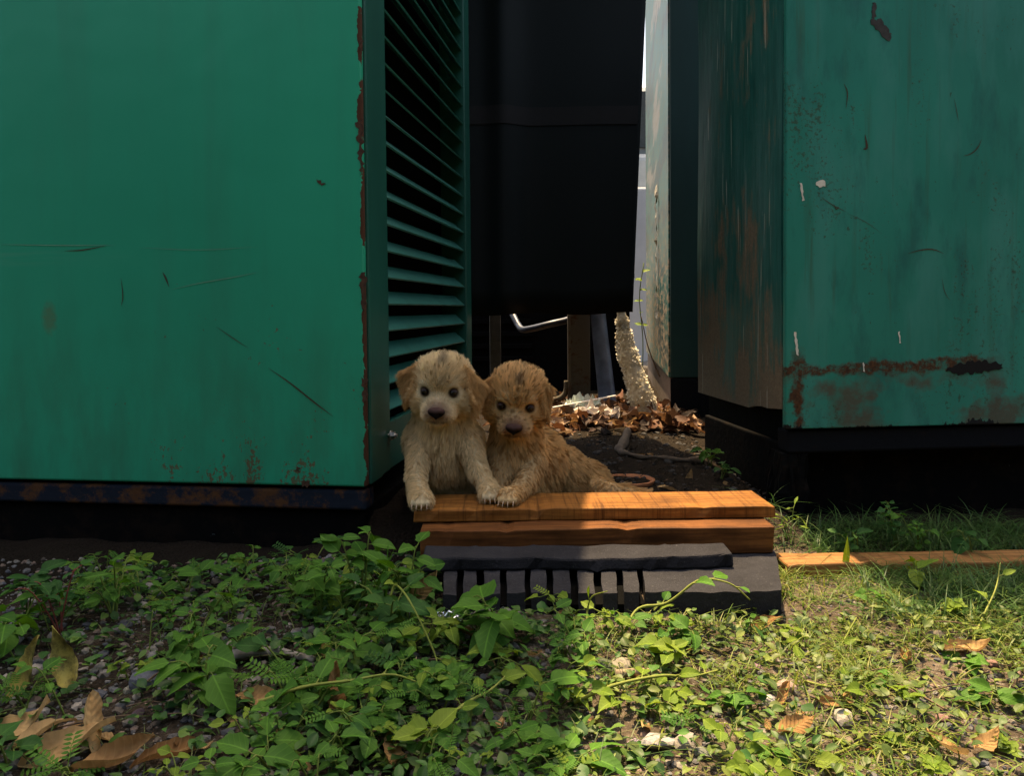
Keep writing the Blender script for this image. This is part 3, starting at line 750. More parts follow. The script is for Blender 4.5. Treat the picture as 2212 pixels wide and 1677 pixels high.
def P_tri(grp, a, b, c, th, k=.006):
    a, b, c = [np.array(v, float) for v in (a, b, c)]
    ba, cb, ac = b-a, c-b, a-c; nor = np.cross(ba, ac)
    def seg(p, e):
        t = np.clip((p @ e)/(e @ e), 0, 1); d = e*t[..., None] - p; return (d*d).sum(-1)
    def fn(P):
        pa, pb, pc = P-a, P-b, P-c
        s = np.sign(pa @ np.cross(ba, nor)) + np.sign(pb @ np.cross(cb, nor)) + np.sign(pc @ np.cross(ac, nor))
        e = np.minimum(np.minimum(seg(pa, ba), seg(pb, cb)), seg(pc, ac))
        pl = (pa @ nor)**2/(nor @ nor)
        return np.sqrt(np.where(s < 2, e, pl)) - th
    m = (a+b+c)/3
    return Prim(grp, m, max(np.linalg.norm(v-m) for v in (a,b,c)) + th, fn, k)
def surface_nets(D, o, h):
    """naive surface nets on a grid of distances"""
    ins = D < 0
    nx, ny, nz = D.shape
    cnt = np.zeros((nx-1, ny-1, nz-1), int); pos = np.zeros((nx-1, ny-1, nz-1, 3)); 
    corners = [(i,j,k) for i in (0,1) for j in (0,1) for k in (0,1)]
    sl = lambda c: (slice(c[0], nx-1+c[0]), slice(c[1], ny-1+c[1]), slice(c[2], nz-1+c[2]))
    for c in corners:
        for ax in range(3):
            if c[ax] == 0:
                c2 = list(c); c2[ax] = 1; c2 = tuple(c2)
                A, B = D[sl(c)], D[sl(c2)]
                x = (A < 0) != (B < 0)
                t = np.where(x, A/np.where(x, A-B, 1), 0)
                p = np.zeros(x.shape + (3,)); p[...] = c; p[..., ax] = t
                pos += p*x[..., None]; cnt += x
    act = cnt > 0
    idx = -np.ones(act.shape, int); idx[act] = np.arange(act.sum())
    cell = np.argwhere(act); V = (cell + pos[act]/cnt[act][:, None])*h + o
    F = []
    for ax in range(3):
        a1, a2 = (ax+1) % 3, (ax+2) % 3
        s0 = [slice(None)]*3; s1 = [slice(None)]*3
        s0[ax] = slice(0, -1); s1[ax] = slice(1, None)
        x = ins[tuple(s0)] != ins[tuple(s1)]
        e = np.argwhere(x)
        ok = (e[:, a1] > 0) & (e[:, a2] > 0) & (e[:, a1] < D.shape[a1]-1) & (e[:, a2] < D.shape[a2]-1)
        e = e[ok]
        def g(d1, d2):
            q = e.copy(); q[:, a1] += d1; q[:, a2] += d2; return idx[q[:,0], q[:,1], q[:,2]]
        quad = np.stack([g(-1,-1), g(0,-1), g(0,0), g(-1,0)], 1)
        flip = ~ins[e[:,0], e[:,1], e[:,2]]
        quad[flip] = quad[flip][:, ::-1]
        F.append(quad)
    return V, np.concatenate(F)
def head_rot(yaw, pitch, roll):
    """columns: right, up, forward (towards the camera), turned by yaw, pitch (nose down) and roll"""
    B = Matrix(((1,0,0),(0,0,-1),(0,1,0)))              # columns right=(1,0,0) up=(0,0,1) fwd=(0,-1,0)
    Ry = Matrix.Rotation(yaw, 3, 'Y'); Rx = Matrix.Rotation(pitch, 3, 'X'); Rz = Matrix.Rotation(roll, 3, 'Z')
    return np.array(B @ Rz @ Ry @ Rx)
EYE = (2.85, .50, 4.42); NOSE = (0, -2.75, 7.35)
def head_prims(hc, Rt, ears, s=.01):
    hc = np.array(hc, float)
    w = lambda v: hc + Rt @ (np.array(v, float)*s)
    E = lambda g, c, r, k=.010: P_ell(g, w(c), np.array(r)*s, k, Rt)
    L = [E('head', (0,1.1,-.3), (5.45,5.0,5.3)), E('head', (0,2.6,1.6), (4.3,3.2,3.3)), E('head', (-2.9,-1.3,1.6), (3.0,3.1,3.0)), E('head', (2.9,-1.3,1.6), (3.0,3.1,3.0)),
         E('muzzle', (0,-2.9,4.1), (3.25,2.35,3.2)), E('muzzle', (0,-1.6,4.1), (1.75,1.7,2.8), .012),
         E('muzzle', (-1.5,-3.5,5.5), (1.75,1.6,1.75), .006), E('muzzle', (1.5,-3.5,5.5), (1.75,1.6,1.75), .006), E('muzzle', (0,-4.9,4.5), (1.8,1.0,2.4), .006),
         E('head', (-2.5,2.1,3.5), (1.4,.9,1.2), .010), E('head', (2.5,2.1,3.5), (1.4,.9,1.2), .010)]
    for e in ears:
        p = [w(v) for v in e]
        L.append(P_tri('ear', p[0], p[1], p[2], .0042, .005)); L.append(P_tri('ear', p[0], p[2], p[3], .0042, .005))
    return L, w
def leg_prims(chain, paw_yaw=0., toes=True):
    """chain: (point, radius)... the last point is the paw centre"""
    L = []
    for (a, ra), (b, rb) in zip(chain[:-1], chain[1:]): L.append(P_cone('leg', a, b, ra, rb, .010))
    c = Vector(chain[-1][0]); f = Vector((math.sin(paw_yaw), -math.cos(paw_yaw), 0)); r = Vector((math.cos(paw_yaw), math.sin(paw_yaw), 0))
    L.append(P_ell('paw', c + f*.004, (.0170,.019,.012), .006))
    claws = []
    for q in (-1.5, -.5, .5, 1.5):
        t = c + r*q*.0088 + f*(.021 - .004*abs(q)) + Vector((0,0,-.002))
        L.append(P_ell('paw', t, (.0058,.0095,.0075), .0022))
        claws.append((t + f*.007 + Vector((0,0,.0005)), (f*.8 + r*q*.08 + Vector((0,0,-.75))).normalized()))
    return L, claws
CR = [np.array((.95,.74,.44))]
def cream(): return CR[0]
furM = Mat('puppy_fur')
a_ = furM.n('Attribute'); a_.attribute_name = 'col'
df = furM.n('BsdfDiffuse'); furM.set(df.inputs[0], a_.outputs['Color']); tr_ = furM.n('BsdfTranslucent'); furM.set(tr_.inputs[0], a_.outputs['Color'])
mx_ = furM.n('MixShader'); mx_.inputs[0].default_value = .35
furM.nt.links.new(df.outputs[0], mx_.inputs[1]); furM.nt.links.new(tr_.outputs[0], mx_.inputs[2]); furM.nt.links.new(mx_.outputs[0], furM.out.inputs[0])
furM = furM.m
skinM = vcolmat('puppy_skin', rough=.8)
eyeM = Mat('puppy_eye').fin((.006,.004,.003), .10, 0, .35); lidM = Mat('puppy_eyelid').fin((.030,.016,.013), .6, 0, .2)
M = Mat('puppy_nose'); x, y, z = M.sep(); f = M.noise(700, None, 2)
noseM = None
M.bump(f, .4, .0006); noseM = M.fin(M.mix(M.ramp(z, .000, .008), (.007,.0045,.0045), (.075,.036,.028)), .62, 0, .12)
clawM = plain('claw', (.38,.26,.17), .45, 0, .1)
def hash_noise(P, s, seed):
    """cheap smooth 3-d value from sines, 0..1"""
    r = np.random.default_rng(seed); v = 0
    for i in range(5):
        k = r.normal(size=3)*s*(1.5**i)*.5; v = v + np.sin(P @ k + r.uniform(0, 6))/(1.25**i)
    return .5 + .5*np.clip(v/2.2, -1, 1)
def puppy(base, prims, hc, Rt, w, claws, flow_fn, colour_fn, label, n_fur, seed, mud=.3, clump=.55, clump_n=13, ls=1.):
    root = empty('puppy', base); tag(root, label, 'dog', 'puppies'); base = np.array(base, float)
    h = .0036
    lo = np.min([p.c - p.rad for p in prims], 0) - .02; hi = np.max([p.c + p.rad for p in prims], 0) + .02
    n = np.ceil((hi-lo)/h).astype(int) + 1
    D = np.full(n, .05)
    for p in prims:
        a = np.maximum(0, ((p.c - p.rad - .03 - lo)/h).astype(int)); b = np.minimum(n, ((p.c + p.rad + .03 - lo)/h).astype(int) + 2)
        ax = [lo[i] + h*np.arange(a[i], b[i]) for i in range(3)]
        P = np.stack(np.meshgrid(*ax, indexing='ij'), -1)
        sub = D[a[0]:b[0], a[1]:b[1], a[2]:b[2]]
        D[a[0]:b[0], a[1]:b[1], a[2]:b[2]] = smin(sub, p.fn(P), p.k)
    eyes = [w((-EYE[0], EYE[1], EYE[2])), w(EYE)]
    for e in eyes:                                             # eye sockets
        fwd = Rt @ np.array((0,0,1.)); c = e + fwd*.0055
        a = np.maximum(0, ((c-.03-lo)/h).astype(int)); b = np.minimum(n, ((c+.03-lo)/h).astype(int)+2)
        ax = [lo[i] + h*np.arange(a[i], b[i]) for i in range(3)]; P = np.stack(np.meshgrid(*ax, indexing='ij'), -1)
        sub = D[a[0]:b[0], a[1]:b[1], a[2]:b[2]]
        D[a[0]:b[0], a[1]:b[1], a[2]:b[2]] = -smin(-sub, np.linalg.norm(P-c, axis=-1)-.0085, .006)
    V, F = surface_nets(D, lo, h)
    me = mesh_of('body', V - base, F.tolist(), True)
    nrm = np.zeros(len(V)*3); me.vertices.foreach_get('normal', nrm); nrm = nrm.reshape(-1, 3)
    nosep = w(NOSE)
    vc = np.tile(cream()*.5, (len(V), 1))
    for e in eyes:
        d = np.linalg.norm(V-e, axis=1); t = np.clip((.0125-d)/.004, 0, 1)[:, None]; vc = vc*(1-t) + np.array((.030,.017,.014))*t
    d = np.linalg.norm(V-nosep, axis=1); t = np.clip((.030-d)/.016, 0, 1)[:, None]*.75; vc = vc*(1-t) + np.array((.16,.075,.06))*t
    at_ = me.attributes.new('col', 'FLOAT_COLOR', 'POINT'); at_.data.foreach_set('color', np.concatenate([vc, np.ones((len(V),1))], 1).astype(np.float32).ravel())
    link('body', me, skinM, root)
    # eyes, nose, claws
    for e in eyes:
        bm = bmesh.new(); bmesh.ops.create_uvsphere(bm, u_segments=20, v_segments=14, radius=.0069)
        o = link('eye', bmesh_mesh('eye', bm, True), eyeM, root); o.location = e - base
        sd = -1 if e is eyes[0] else 1
        RE = Matrix([[Rt[i][0], -Rt[i][2], Rt[i][1]] for i in range(3)]) @ Matrix.Rotation(sd*R(13), 3, 'Y')
        for up_, a0, a1 in ((1, R(36), R(85)), (-1, R(-80), R(-40))):       # lids: shells over the top and bottom of the eye
            VL = []; FL = []; na, nb = 7, 16
            for i in range(na+1):
                el = a0 + (a1-a0)*i/na
                for k in range(nb+1):
                    az = R(-95 + 190*k/nb); el2 = el if up_ > 0 else el; rr_ = .0075
                    drop = (1-math.cos(az))*R(16)*(-up_)*(1-i/na) if up_ > 0 else (1-math.cos(az))*R(24)*(i/na)
                    q = el2 + drop
                    VL.append(Vector((rr_*math.cos(q)*math.sin(az), -rr_*math.cos(q)*math.cos(az), rr_*math.sin(q))))
            FL = [(i*(nb+1)+k, i*(nb+1)+k+1, (i+1)*(nb+1)+k+1, (i+1)*(nb+1)+k) for i in range(na) for k in range(nb)]
            ol = link('eyelid', mesh_of('eyelid', VL, FL, True), lidM, root); ol.matrix_local = Matrix.Translation(Vector(e - base)) @ RE.to_4x4()
    bm = bmesh.new(); bmesh.ops.create_uvsphere(bm, u_segments=24, v_segments=16, radius=.01); NS = 1.18
    for v in bm.verts:
        x, y, z = v.co/.01
        wd = 1.38*(1 + .26*z) * (1 if z > -.2 else 1 - .35*(-z-.2))
        v.co = Vector((x*wd*.01, y*.0082 - .001*z, z*.0098 - .002*(abs(x) < .18 and y < -.4)))
        for sx_ in (-1, 1):                                    # nostrils
            dx, dz = (v.co.x - sx_*.0062)/.0030, (v.co.z + .0005)/.0026
            if y < 0 and dx*dx+dz*dz < 1: v.co.y += .004*(1-(dx*dx+dz*dz))
    o = link('nose', bmesh_mesh('nose', bm, True), noseM, root)
    RR = Matrix([[Rt[i][0], -Rt[i][2], Rt[i][1]] for i in range(3)])       # local x right, -y forward, z up
    o.matrix_local = Matrix.Translation(Vector(nosep - base)) @ RR.to_4x4() @ Matrix.Scale(NS, 4)
    for p, d in claws:
        d = Vector(d); q = [Vector(p) - d*.002, Vector(p) + d*.004, Vector(p) + d*.008 + Vector((0,0,-.0014)), Vector(p) + d*.011 + Vector((0,.0006,-.0032))]
        V2, F2 = tube_geo([v - Vector(base) for v in q], [.0012,.0011,.0008,.0003], 7)
        link('claw', mesh_of('claw', V2, F2, True), clawM, root)
    # ---- fur
    rng = np.random.default_rng(seed)
    Fq = F; tri = np.concatenate([Fq[:, [0,1,2]], Fq[:, [0,2,3]]])
    A = np.linalg.norm(np.cross(V[tri[:,1]]-V[tri[:,0]], V[tri[:,2]]-V[tri[:,0]]), axis=1)
    fn_ = np.cross(V[tri[:,1]]-V[tri[:,0]], V[tri[:,2]]-V[tri[:,0]]); cen = V[tri].mean(1)
    view = np.array(CAMP) - cen; view /= np.linalg.norm(view, axis=1)[:, None]
    nn = nrm[tri[:,0]]; facing = (nn*view).sum(1)
    wgt = A*np.where(facing > -.45, 1, .12)
    # the head and paws carry finer, denser hair
    dh = np.linalg.norm(cen-hc, axis=1); wgt = wgt*np.where(dh < .09, 1.9, 1.0)
    ti = rng.choice(len(tri), n_fur, p=wgt/wgt.sum())
    u = rng.random((n_fur, 2)); m_ = u.sum(1) > 1; u[m_] = 1-u[m_]
    T = tri[ti]; root_p = V[T[:,0]] + u[:,:1]*(V[T[:,1]]-V[T[:,0]]) + u[:,1:]*(V[T[:,2]]-V[T[:,0]])
    rn = nrm[T[:,0]]*(1-u.sum(1, keepdims=True)) + nrm[T[:,1]]*u[:,:1] + nrm[T[:,2]]*u[:,1:]; rn /= np.linalg.norm(rn, axis=1)[:, None] + 1e-9
    dist = np.stack([p.fn(root_p) for p in prims], 1); gi = dist.argmin(1); grp = np.array([p.grp for p in prims])[gi]
    loc = (root_p - hc) @ Rt * 100                             # head frame, cm
    d_eye = np.minimum(np.linalg.norm(root_p-eyes[0], axis=1), np.linalg.norm(root_p-eyes[1], axis=1))
    d_nose = np.linalg.norm(root_p-nosep, axis=1)
    keep = (d_eye > .0078) & (d_nose > .0138)
    lenmap = {'head': .0150, 'muzzle': .0075, 'ear': .0165, 'body': .0165, 'neck': .0180, 'leg': .0110, 'paw': .0034, 'tail': .026}
    ln = np.array([lenmap[g] for g in grp])
    headish = np.isin(grp, ('head','muzzle'))
    t = np.clip((loc[:,2]-2.0)/4.5, 0, 1); ln = np.where(headish, .0185*(1-t) + .0066*t, ln)
    ln = np.where(headish & (loc[:,1] > 3.5), ln*1.22, ln)
    ln *= np.clip((d_eye-.009)/.016, .22, 1)
    ln *= rng.uniform(.70, 1.2, n_fur)*np.where(headish, 1, ls)
    # direction
    fl = flow_fn(root_p, grp)
    hv = root_p - w((0,-1.6,7.4)); hv /= np.linalg.norm(hv, axis=1)[:, None]
    hv = hv + (Rt @ np.array((0,.25,0)))[None]
    isw = headish[:, None].astype(float)
    fl = fl*(1-isw) + hv*isw
    fl += (np.stack([hash_noise(root_p, 70, seed+i) for i in range(3)], 1)-.5)*.65
    fl -= (fl*rn).sum(1, keepdims=True)*rn; fl /= np.linalg.norm(fl, axis=1)[:, None] + 1e-6
    lift = np.where(headish, np.where(loc[:,2] > 4, .40, .66), np.where(grp == 'ear', .28, .52))[:, None]
    d0 = fl*.85 + rn*lift + rng.normal(size=(n_fur,3))*.10; d0 /= np.linalg.norm(d0, axis=1)[:, None]
    # colour
    col = colour_fn(root_p, grp, loc, d_eye, d_nose, rng)
    keep_i = np.where(keep)[0]
    root_p, rn, ln, d0, fl, col, grp = [a[keep_i] for a in (root_p, rn, ln, d0, fl, col, grp)]
    N = len(root_p); K = 5; ts = np.linspace(0, 1, K)
    grav = np.array((0,0,-.22))
    pts = np.zeros((N, K, 3))
    for k, t in enumerate(ts):
        pts[:, k] = root_p - rn*.0012 + d0*(ln*t)[:, None] + (fl*.22 + grav)*(ln*t*t)[:, None]*.55
    # clumps
    ng = N//clump_n; gsel = rng.choice(N, ng, replace=False)
    kd = kdtree.KDTree(ng)
    for i, g in enumerate(gsel): kd.insert(root_p[g], i)
    kd.balance()
    near = np.array([gsel[kd.find(p)[1]] for p in root_p])
    fly = np.where(rng.random(N) < .20, .05, 1.)
    cl = clump*np.where(grp == 'muzzle', .55, 1)
    for k, t in enumerate(ts):
        off = pts[near, k] - root_p[near]
        tgt = pts[near, k]*.85 + (root_p + off)*.15
        wv = (cl*t**1.2*fly)[:, None]; pts[:, k] = pts[:, k]*(1-wv) + tgt*wv
    col = col*.72 + col[near]*.28
    drk = (rng.random(N)[near] < .26*mud) & (grp != 'ear') & (grp != 'paw')
    col = np.where(drk[:, None], col*np.where(np.isin(grp, ('head','muzzle')), .80, 1.)[:, None]*np.array((.62,.53,.44)), col)
    shade = np.random.default_rng(seed+5).uniform(.66, 1.16, N); col = col*(.5+.5*shade[near])[:, None]*(.65+.35*shade)[:, None]
    cu = bpy.data.hair_curves.new('fur'); cu.add_curves([K]*N)
    cu.position_data.foreach_set('vector', (pts - base).astype(np.float32).ravel())
    ra = cu.attributes.new('radius', 'FLOAT', 'POINT') if 'radius' not in cu.attributes else cu.attributes['radius']
    rr = np.tile(np.array([.00025,.00023,.00019,.00012,.00005]), (N,1))*np.clip(ln/.011, .6, 1.15)[:, None]
    ra.data.foreach_set('value', rr.astype(np.float32).ravel())
    ca = cu.attributes.new('col', 'FLOAT_COLOR', 'CURVE'); ca.data.foreach_set('color', np.concatenate([np.clip(col,0,1), np.ones((N,1))], 1).astype(np.float32).ravel())
    cu.materials.append(furM)
    fo = link('fur', cu, None, root); fo['kind'] = 'stuff'
    return root
def lerp3(a, b, t): return a*(1-t) + b*t
def colours(mud, seed, tan=(.66,.385,.155)):
    tan = np.array(tan)
    def fn(P, grp, loc, de, dn, rng):
        n = len(P); c = np.tile(cream(), (n,1)); c = c*(.9+.2*hash_noise(P, 30, seed))[:, None]
        ear = (grp == 'ear').astype(float)[:, None]*.85
        c = lerp3(c, tan, ear)
        hd = np.isin(grp, ('head','muzzle')).astype(float)
        side = hd*np.clip((abs(loc[:,0])-3.6)/2.5, 0, 1)*.35; c = lerp3(c, tan, side[:,None])
        mz = hd*np.clip((loc[:,2]-3.5)/3, 0, 1); c = lerp3(c, np.array((.84,.68,.45)), (mz*.6*(1-mud*.6))[:,None])
        pk = np.clip((.028-dn)/.016, 0, 1)*.65; c = lerp3(c, np.array((.34,.17,.13)), pk[:,None])
        ey = np.clip((.0140-de)/.005, 0, 1)*.85; c = lerp3(c, np.array((.13,.065,.05)), ey[:,None])
        # dirt streak up the forehead
        st = hd*np.clip(1-abs(loc[:,0]-.2)/1.5, 0, 1)*np.clip((loc[:,1]-1.6)/2.0, 0, 1)*(hash_noise(P, 220, seed+1) > .52)
        c = lerp3(c, np.array((.15,.10,.075)), (st*(.55+.25*mud))[:,None])
        # wet dark strands
        dk = (hash_noise(P*np.array((1,1,.5)), 260, seed+2) > .74)*(hash_noise(P, 40, seed+3) > .42)
        c = lerp3(c, np.array((.16,.10,.055)), (dk*.12)[:,None])
        mo = hd*(loc[:,2] > 4.4)*np.clip(1-abs(loc[:,1]+4.35+.10*abs(loc[:,0]))/.42, 0, 1)*np.clip(1.4-abs(loc[:,0])/2.2, 0, 1); c = lerp3(c, np.array((.09,.05,.04)), np.clip(mo*1.1, 0, .85)[:,None])  # mouth line, with the shadow under it painted into the fur
        lg = np.isin(grp, ('leg','paw')).astype(float)*.30; c = lerp3(c, np.array((.46,.31,.165)), lg[:,None])
        pw = (grp == 'paw').astype(float)*.35; c = lerp3(c, np.array((.44,.27,.19)), pw[:,None])
        bd = np.isin(grp, ('body','neck')).astype(float)*(.10 + .22*(hash_noise(P, 24, seed+4) > .55)); c = lerp3(c, np.array((.44,.32,.17)), bd[:,None])
        return c
    return fn
# ---------------- left puppy
hcL = at(957, 838, 1.635); RtL = head_rot(R(-5), R(12), R(-2.6))
earsL = [((-4.2,4.9,1.2), (-8.1,2.7,.2), (-6.6,-2.3,2.2), (-5.4,.5,2.9)), ((4.2,4.8,1.2), (8.1,1.0,.2), (6.5,-3.5,2.3), (5.4,-.2,2.9))]
prL, wL = head_prims(hcL, RtL, earsL)
B = lambda g, x, y, d, r, k=.02: P_ell(g, at(x, y, d), r, k)
prL += [B('body', 957, 985, 1.690, (.064,.068,.070)), B('body', 962, 1045, 1.73, (.066,.070,.062)), B('body', 965, 1050, 1.80, (.080,.085,.075)),
        P_cone('neck', at(957,942,1.685), at(957,862,1.665), .060, .050, .022), P_cone('body', at(921,950,1.675), at(996,950,1.675), .041, .041, .02)
       ]
l1, c1 = leg_prims([(at(908,957,1.650), .028), (at(899,1030,1.590), .0165), (at(904,1066,1.545), .0135), (atz(911,1.512,.1505), .0185)], R(-4))
l2, c2 = leg_prims([(at(1010,957,1.650), .028), (at(1034,1020,1.605), .0165), (at(1052,1050,1.580), .0135), (atz(1060,1.556,.1505), .0185)], R(8))
prL += l1 + l2
def flowL(P, grp):
    f = np.zeros_like(P); f[:, 2] = -1; f[:, 1] = -.15
    cx = at(957,1000,1.69).x; f[:, 0] = np.clip((P[:,0]-cx)*4, -.5, .5)
    e = grp == 'ear'; f[e] = np.stack([np.clip((P[e,0]-cx)*6,-.5,.5), np.full(e.sum(), -.1), np.full(e.sum(), -1.)], 1)
    return f
puppy((at(957,1050,1.70).x, 1.70, .09), prL, np.array(hcL), RtL, wL, c1+c2, flowL, colours(.25, 3), 'cream puppy sitting upright with both front paws on the plank, next to the louvre', 115000, 21, mud=.22, clump=.58, clump_n=16)
CR[0] = np.array((.90,.595,.285))
# ---------------- right puppy
hcR = at(1117, 860, 1.665); RtR = head_rot(R(-3), R(24), R(-4.5))
earsR = [((-4.0,5.0,.6), (-6.9,3.0,.4), (-6.2,-1.6,2.9), (-5.2,.8,3.0)), ((4.0,5.0,.6), (6.8,2.8,.4), (6.2,-1.9,2.9), (5.2,.8,3.0))]
prR, wR = head_prims(hcR, RtR, earsR)
prR += [B('body', 1112, 1000, 1.715, (.058,.062,.070)), B('body', 1122, 1050, 1.73, (.058,.060,.060)), B('body', 1165, 1000, 1.775, (.062,.062,.075)), B('body', 1215, 1030, 1.83, (.060,.052,.066)),
        B('body', 1262, 1053, 1.865, (.062,.045,.062)), P_cone('neck', at(1117,975,1.72), at(1117,880,1.685), .054, .045, .022),
        P_cone('leg', at(1275,1058,1.84), at(1320,1066,1.775), .036, .020, .015), P_cone('leg', at(1320,1066,1.775), at(1362,1070,1.765), .020, .014, .01),
        P_cone('tail', at(1295,1050,1.87), at(1345,1060,1.845), .015, .010, .01), P_cone('tail', at(1345,1060,1.845), at(1392,1066,1.83), .010, .005, .01),
        P_cone('leg', at(1088,1000,1.68), at(1080,1062,1.64), .030, .020, .012)]
l3, c3 = leg_prims([(at(1148,1002,1.690), .031), (at(1136,1045,1.625), .0195), (at(1114,1070,1.570), .0155), (atz(1100,1.530,.1505), .0190)], R(-14))
prR += l3
def flowR(P, grp):
    f = np.zeros_like(P); f[:] = (.62, .1, -.75)
    near = np.clip((at(1150,1000,1.75).x - P[:,0])/.05, 0, 1)[:, None]; f = f*(1-near) + np.array((.05,-.1,-1.))*near
    g = grp == 'leg'; f[g] = (.0, -.3, -1); e = grp == 'ear'; f[e] = (.05,-.1,-1); t = grp == 'tail'; f[t] = (1,-.3,-.3)
    return f
puppy((at(1130,1050,1.75).x, 1.75, .09), prR, np.array(hcR), RtR, wR, c3, flowR, colours(.85, 8, (.62,.37,.155)), 'damp muddy puppy leaning out behind the plank with lowered head, body stretched right', 115000, 33, mud=.85, clump=.82, clump_n=24, ls=.82)
# ================================================================== plants and ground clutter
def leaf_geo(L, W, kind='ovate', curl=.0, fold=.25, wave=.05, nl=7, serr=0., rd=None, twist=0.):
    rd = rd or random; V = []; F = []
    us = (-1, -.5, 0, .5, 1)
    ph = rd.uniform(0, 6)
    for i in range(nl+1):
        t = i/nl
        if kind == 'ovate': w = math.sin(math.pi*min(1, t**.72))**.85 if 0 < t < 1 else .02
        elif kind == 'round': w = math.sin(math.pi*t**.85)**.55 if 0 < t < 1 else .04
        elif kind == 'heart': w = math.sin(math.pi*min(1, (t+.06)**.55))**.9 if t < 1 else .02
        elif kind == 'lance': w = math.sin(math.pi*t**.9)**1.1 if 0 < t < 1 else .02
        elif kind == 'lobed': w = (math.sin(math.pi*min(1, t**.75))**.8)*(.72+.35*abs(math.sin(t*9.4))) if 0 < t < 1 else .02
        if serr: w *= 1 + serr*(1 if i % 2 else -1)
        for u in us:
            x = u*w*W/2
            y = t*L - (.10*L*abs(u)*(t < .15) if kind == 'heart' else 0)
            z = fold*abs(x) - curl*L*t*t + wave*L*math.sin(t*7+ph+u*2)*abs(u)
            a = twist*t
            V.append(Vector((x*math.cos(a)-z*math.sin(a), y, x*math.sin(a)+z*math.cos(a))))
    n = len(us)
    for i in range(nl):
        for k in range(n-1): F.append((i*n+k, i*n+k+1, (i+1)*n+k+1, (i+1)*n+k))
    return V, F
rdl = random.Random(5)
greenA = leafmat('leaf_green', (.032,.105,.016), (.085,.195,.026), .32); greenB = leafmat('leaf_green_yellow', (.100,.180,.020), (.180,.245,.035), .36)
greenC = leafmat('leaf_green_dark', (.018,.068,.016), (.045,.120,.024), .28)
stemM = leafmat('stem_green', (.09,.14,.025), (.16,.20,.045), .1, veins=False); stemR = leafmat('stem_red', (.16,.030,.030), (.20,.06,.04), .1, veins=False)
LEAF = {}
for key, mat in (('a', greenA), ('b', greenB), ('c', greenC)):
    LEAF[key] = []
    for kind, L, W, serr in (('ovate',.036,.024,0), ('ovate',.030,.019,.10), ('heart',.036,.032,0), ('round',.026,.026,0), ('lobed',.040,.026,.05), ('lance',.040,.012,0), ('ovate',.040,.025,.07)):
        for q in range(2):
            me = mesh_of('leaf', *leaf_geo(L, W, kind, rdl.uniform(.05,.42), rdl.uniform(.12,.45), rdl.uniform(.02,.06), 7, serr, rdl, rdl.uniform(-.3,.3)), True)
            me.materials.append(mat); LEAF[key].append((kind, me))
    for q in range(2):                                      # compound leaves: three leaflets, or pairs along a rib
        V = []; F = []
        for a in (-1.9, 0, 1.9):
            v, f = leaf_geo(.015, .013, 'round', .15, .3, .04, 5, 0, rdl); m = Matrix.Rotation(a, 4, 'Z') @ Matrix.Rotation(.25, 4, 'X'); o_ = len(V); V += [m @ p for p in v]; F += [tuple(k+o_ for k in t) for t in f]
        me = mesh_of('leaf', V, F, True); me.materials.append(mat); LEAF[key].append(('clover', me))
        V, F = tube_geo([(0,0,0), (0,.02,.002), (0,.040,-.003)], .0006, 4)
        for i in range(6):
            for sd in (-1, 1):
                v, f = leaf_geo(.011, .0045, 'ovate', .1, .2, .02, 3, 0, rdl); m = Matrix.Translation((0,.006+i*.0062,.0015)) @ Matrix.Rotation(-sd*1.15, 4, 'Z'); o_ = len(V); V += [m @ p for p in v]; F += [tuple(k+o_ for k in t) for t in f]
        me = mesh_of('leaf', V, F, True); me.materials.append(mat); LEAF[key].append(('pinnate', me))
def leaves(key, *kinds): return [m for k, m in LEAF[key] if k in kinds]
def orient(o, pos, dr, up=Vector((0,0,1)), s=1.0):
    Y = Vector(dr).normalized(); Z = Vector(up); Z = (Z - Y*Z.dot(Y))
    if Z.length < .05: Z = Vector((0,1,0)) - Y*Y.y
    Z.normalize(); X = Y.cross(Z)
    m = Matrix((X, Y, Z)).transposed().to_4x4()
    o.matrix_local = Matrix.Translation(pos) @ m @ Matrix.Scale(s, 4)
def weed(x, y, h, stems, per, size, key, kinds, rd, label, group, name='weed', spread=.6, smat=None, drop=.0, cat='weed', lean=(0,0)):
    z = gzf(x, y); root = empty(name, (x, y, z)); tag(root, label, cat, group)
    pool = leaves(key, *kinds); geos = []; up_ = Vector((0,0,1))
    for s in range(stems):
        a = rd.uniform(0, 2*math.pi); out = Vector((math.cos(a), math.sin(a), 0))*spread*rd.uniform(.4,1) + Vector((lean[0], lean[1], 0))
        H = h*rd.uniform(.65,1.1)
        p0 = Vector((rd.uniform(-.004,.004), rd.uniform(-.004,.004), -.004))
        pts = spline([p0, p0 + Vector((0,0,H*.45)) + out*H*.3, p0 + Vector((0,0,H*.95)) + out*H*.8, p0 + Vector((0,0,H*(1.05-drop))) + out*H*1.15], 9)
        geos.append(tube_geo(pts, [.0016*(1-.5*i/8)*(size**.5) for i in range(9)], 5))
        for k in range(per):
            t = .35 + .65*(k+1)/per; p = pts[min(8, int(t*8))]
            b = a + k*2.4 + rd.uniform(-.5,.5); d = Vector((math.cos(b), math.sin(b), rd.uniform(-.25,.5)))
            if k == per-1: d = out + Vector((0,0,rd.uniform(-.3,.3)))
            pet = .010*size*rd.uniform(.3,1)
            q = p + d.normalized()*pet
            geos.append(tube_geo([p, q], [.0008,.0007], 4, False))
            lf = link('leaf', rd.choice(pool), None, root)
            orient(lf, q, d, up_ + Vector((rd.uniform(-.5,.5), rd.uniform(-.8,.2), 0)), size*rd.uniform(.6,1.15)*(.75+.25*t))
    st = link('stem', join_geo('stem', geos, None, True), smat or stemM, root)
    return root
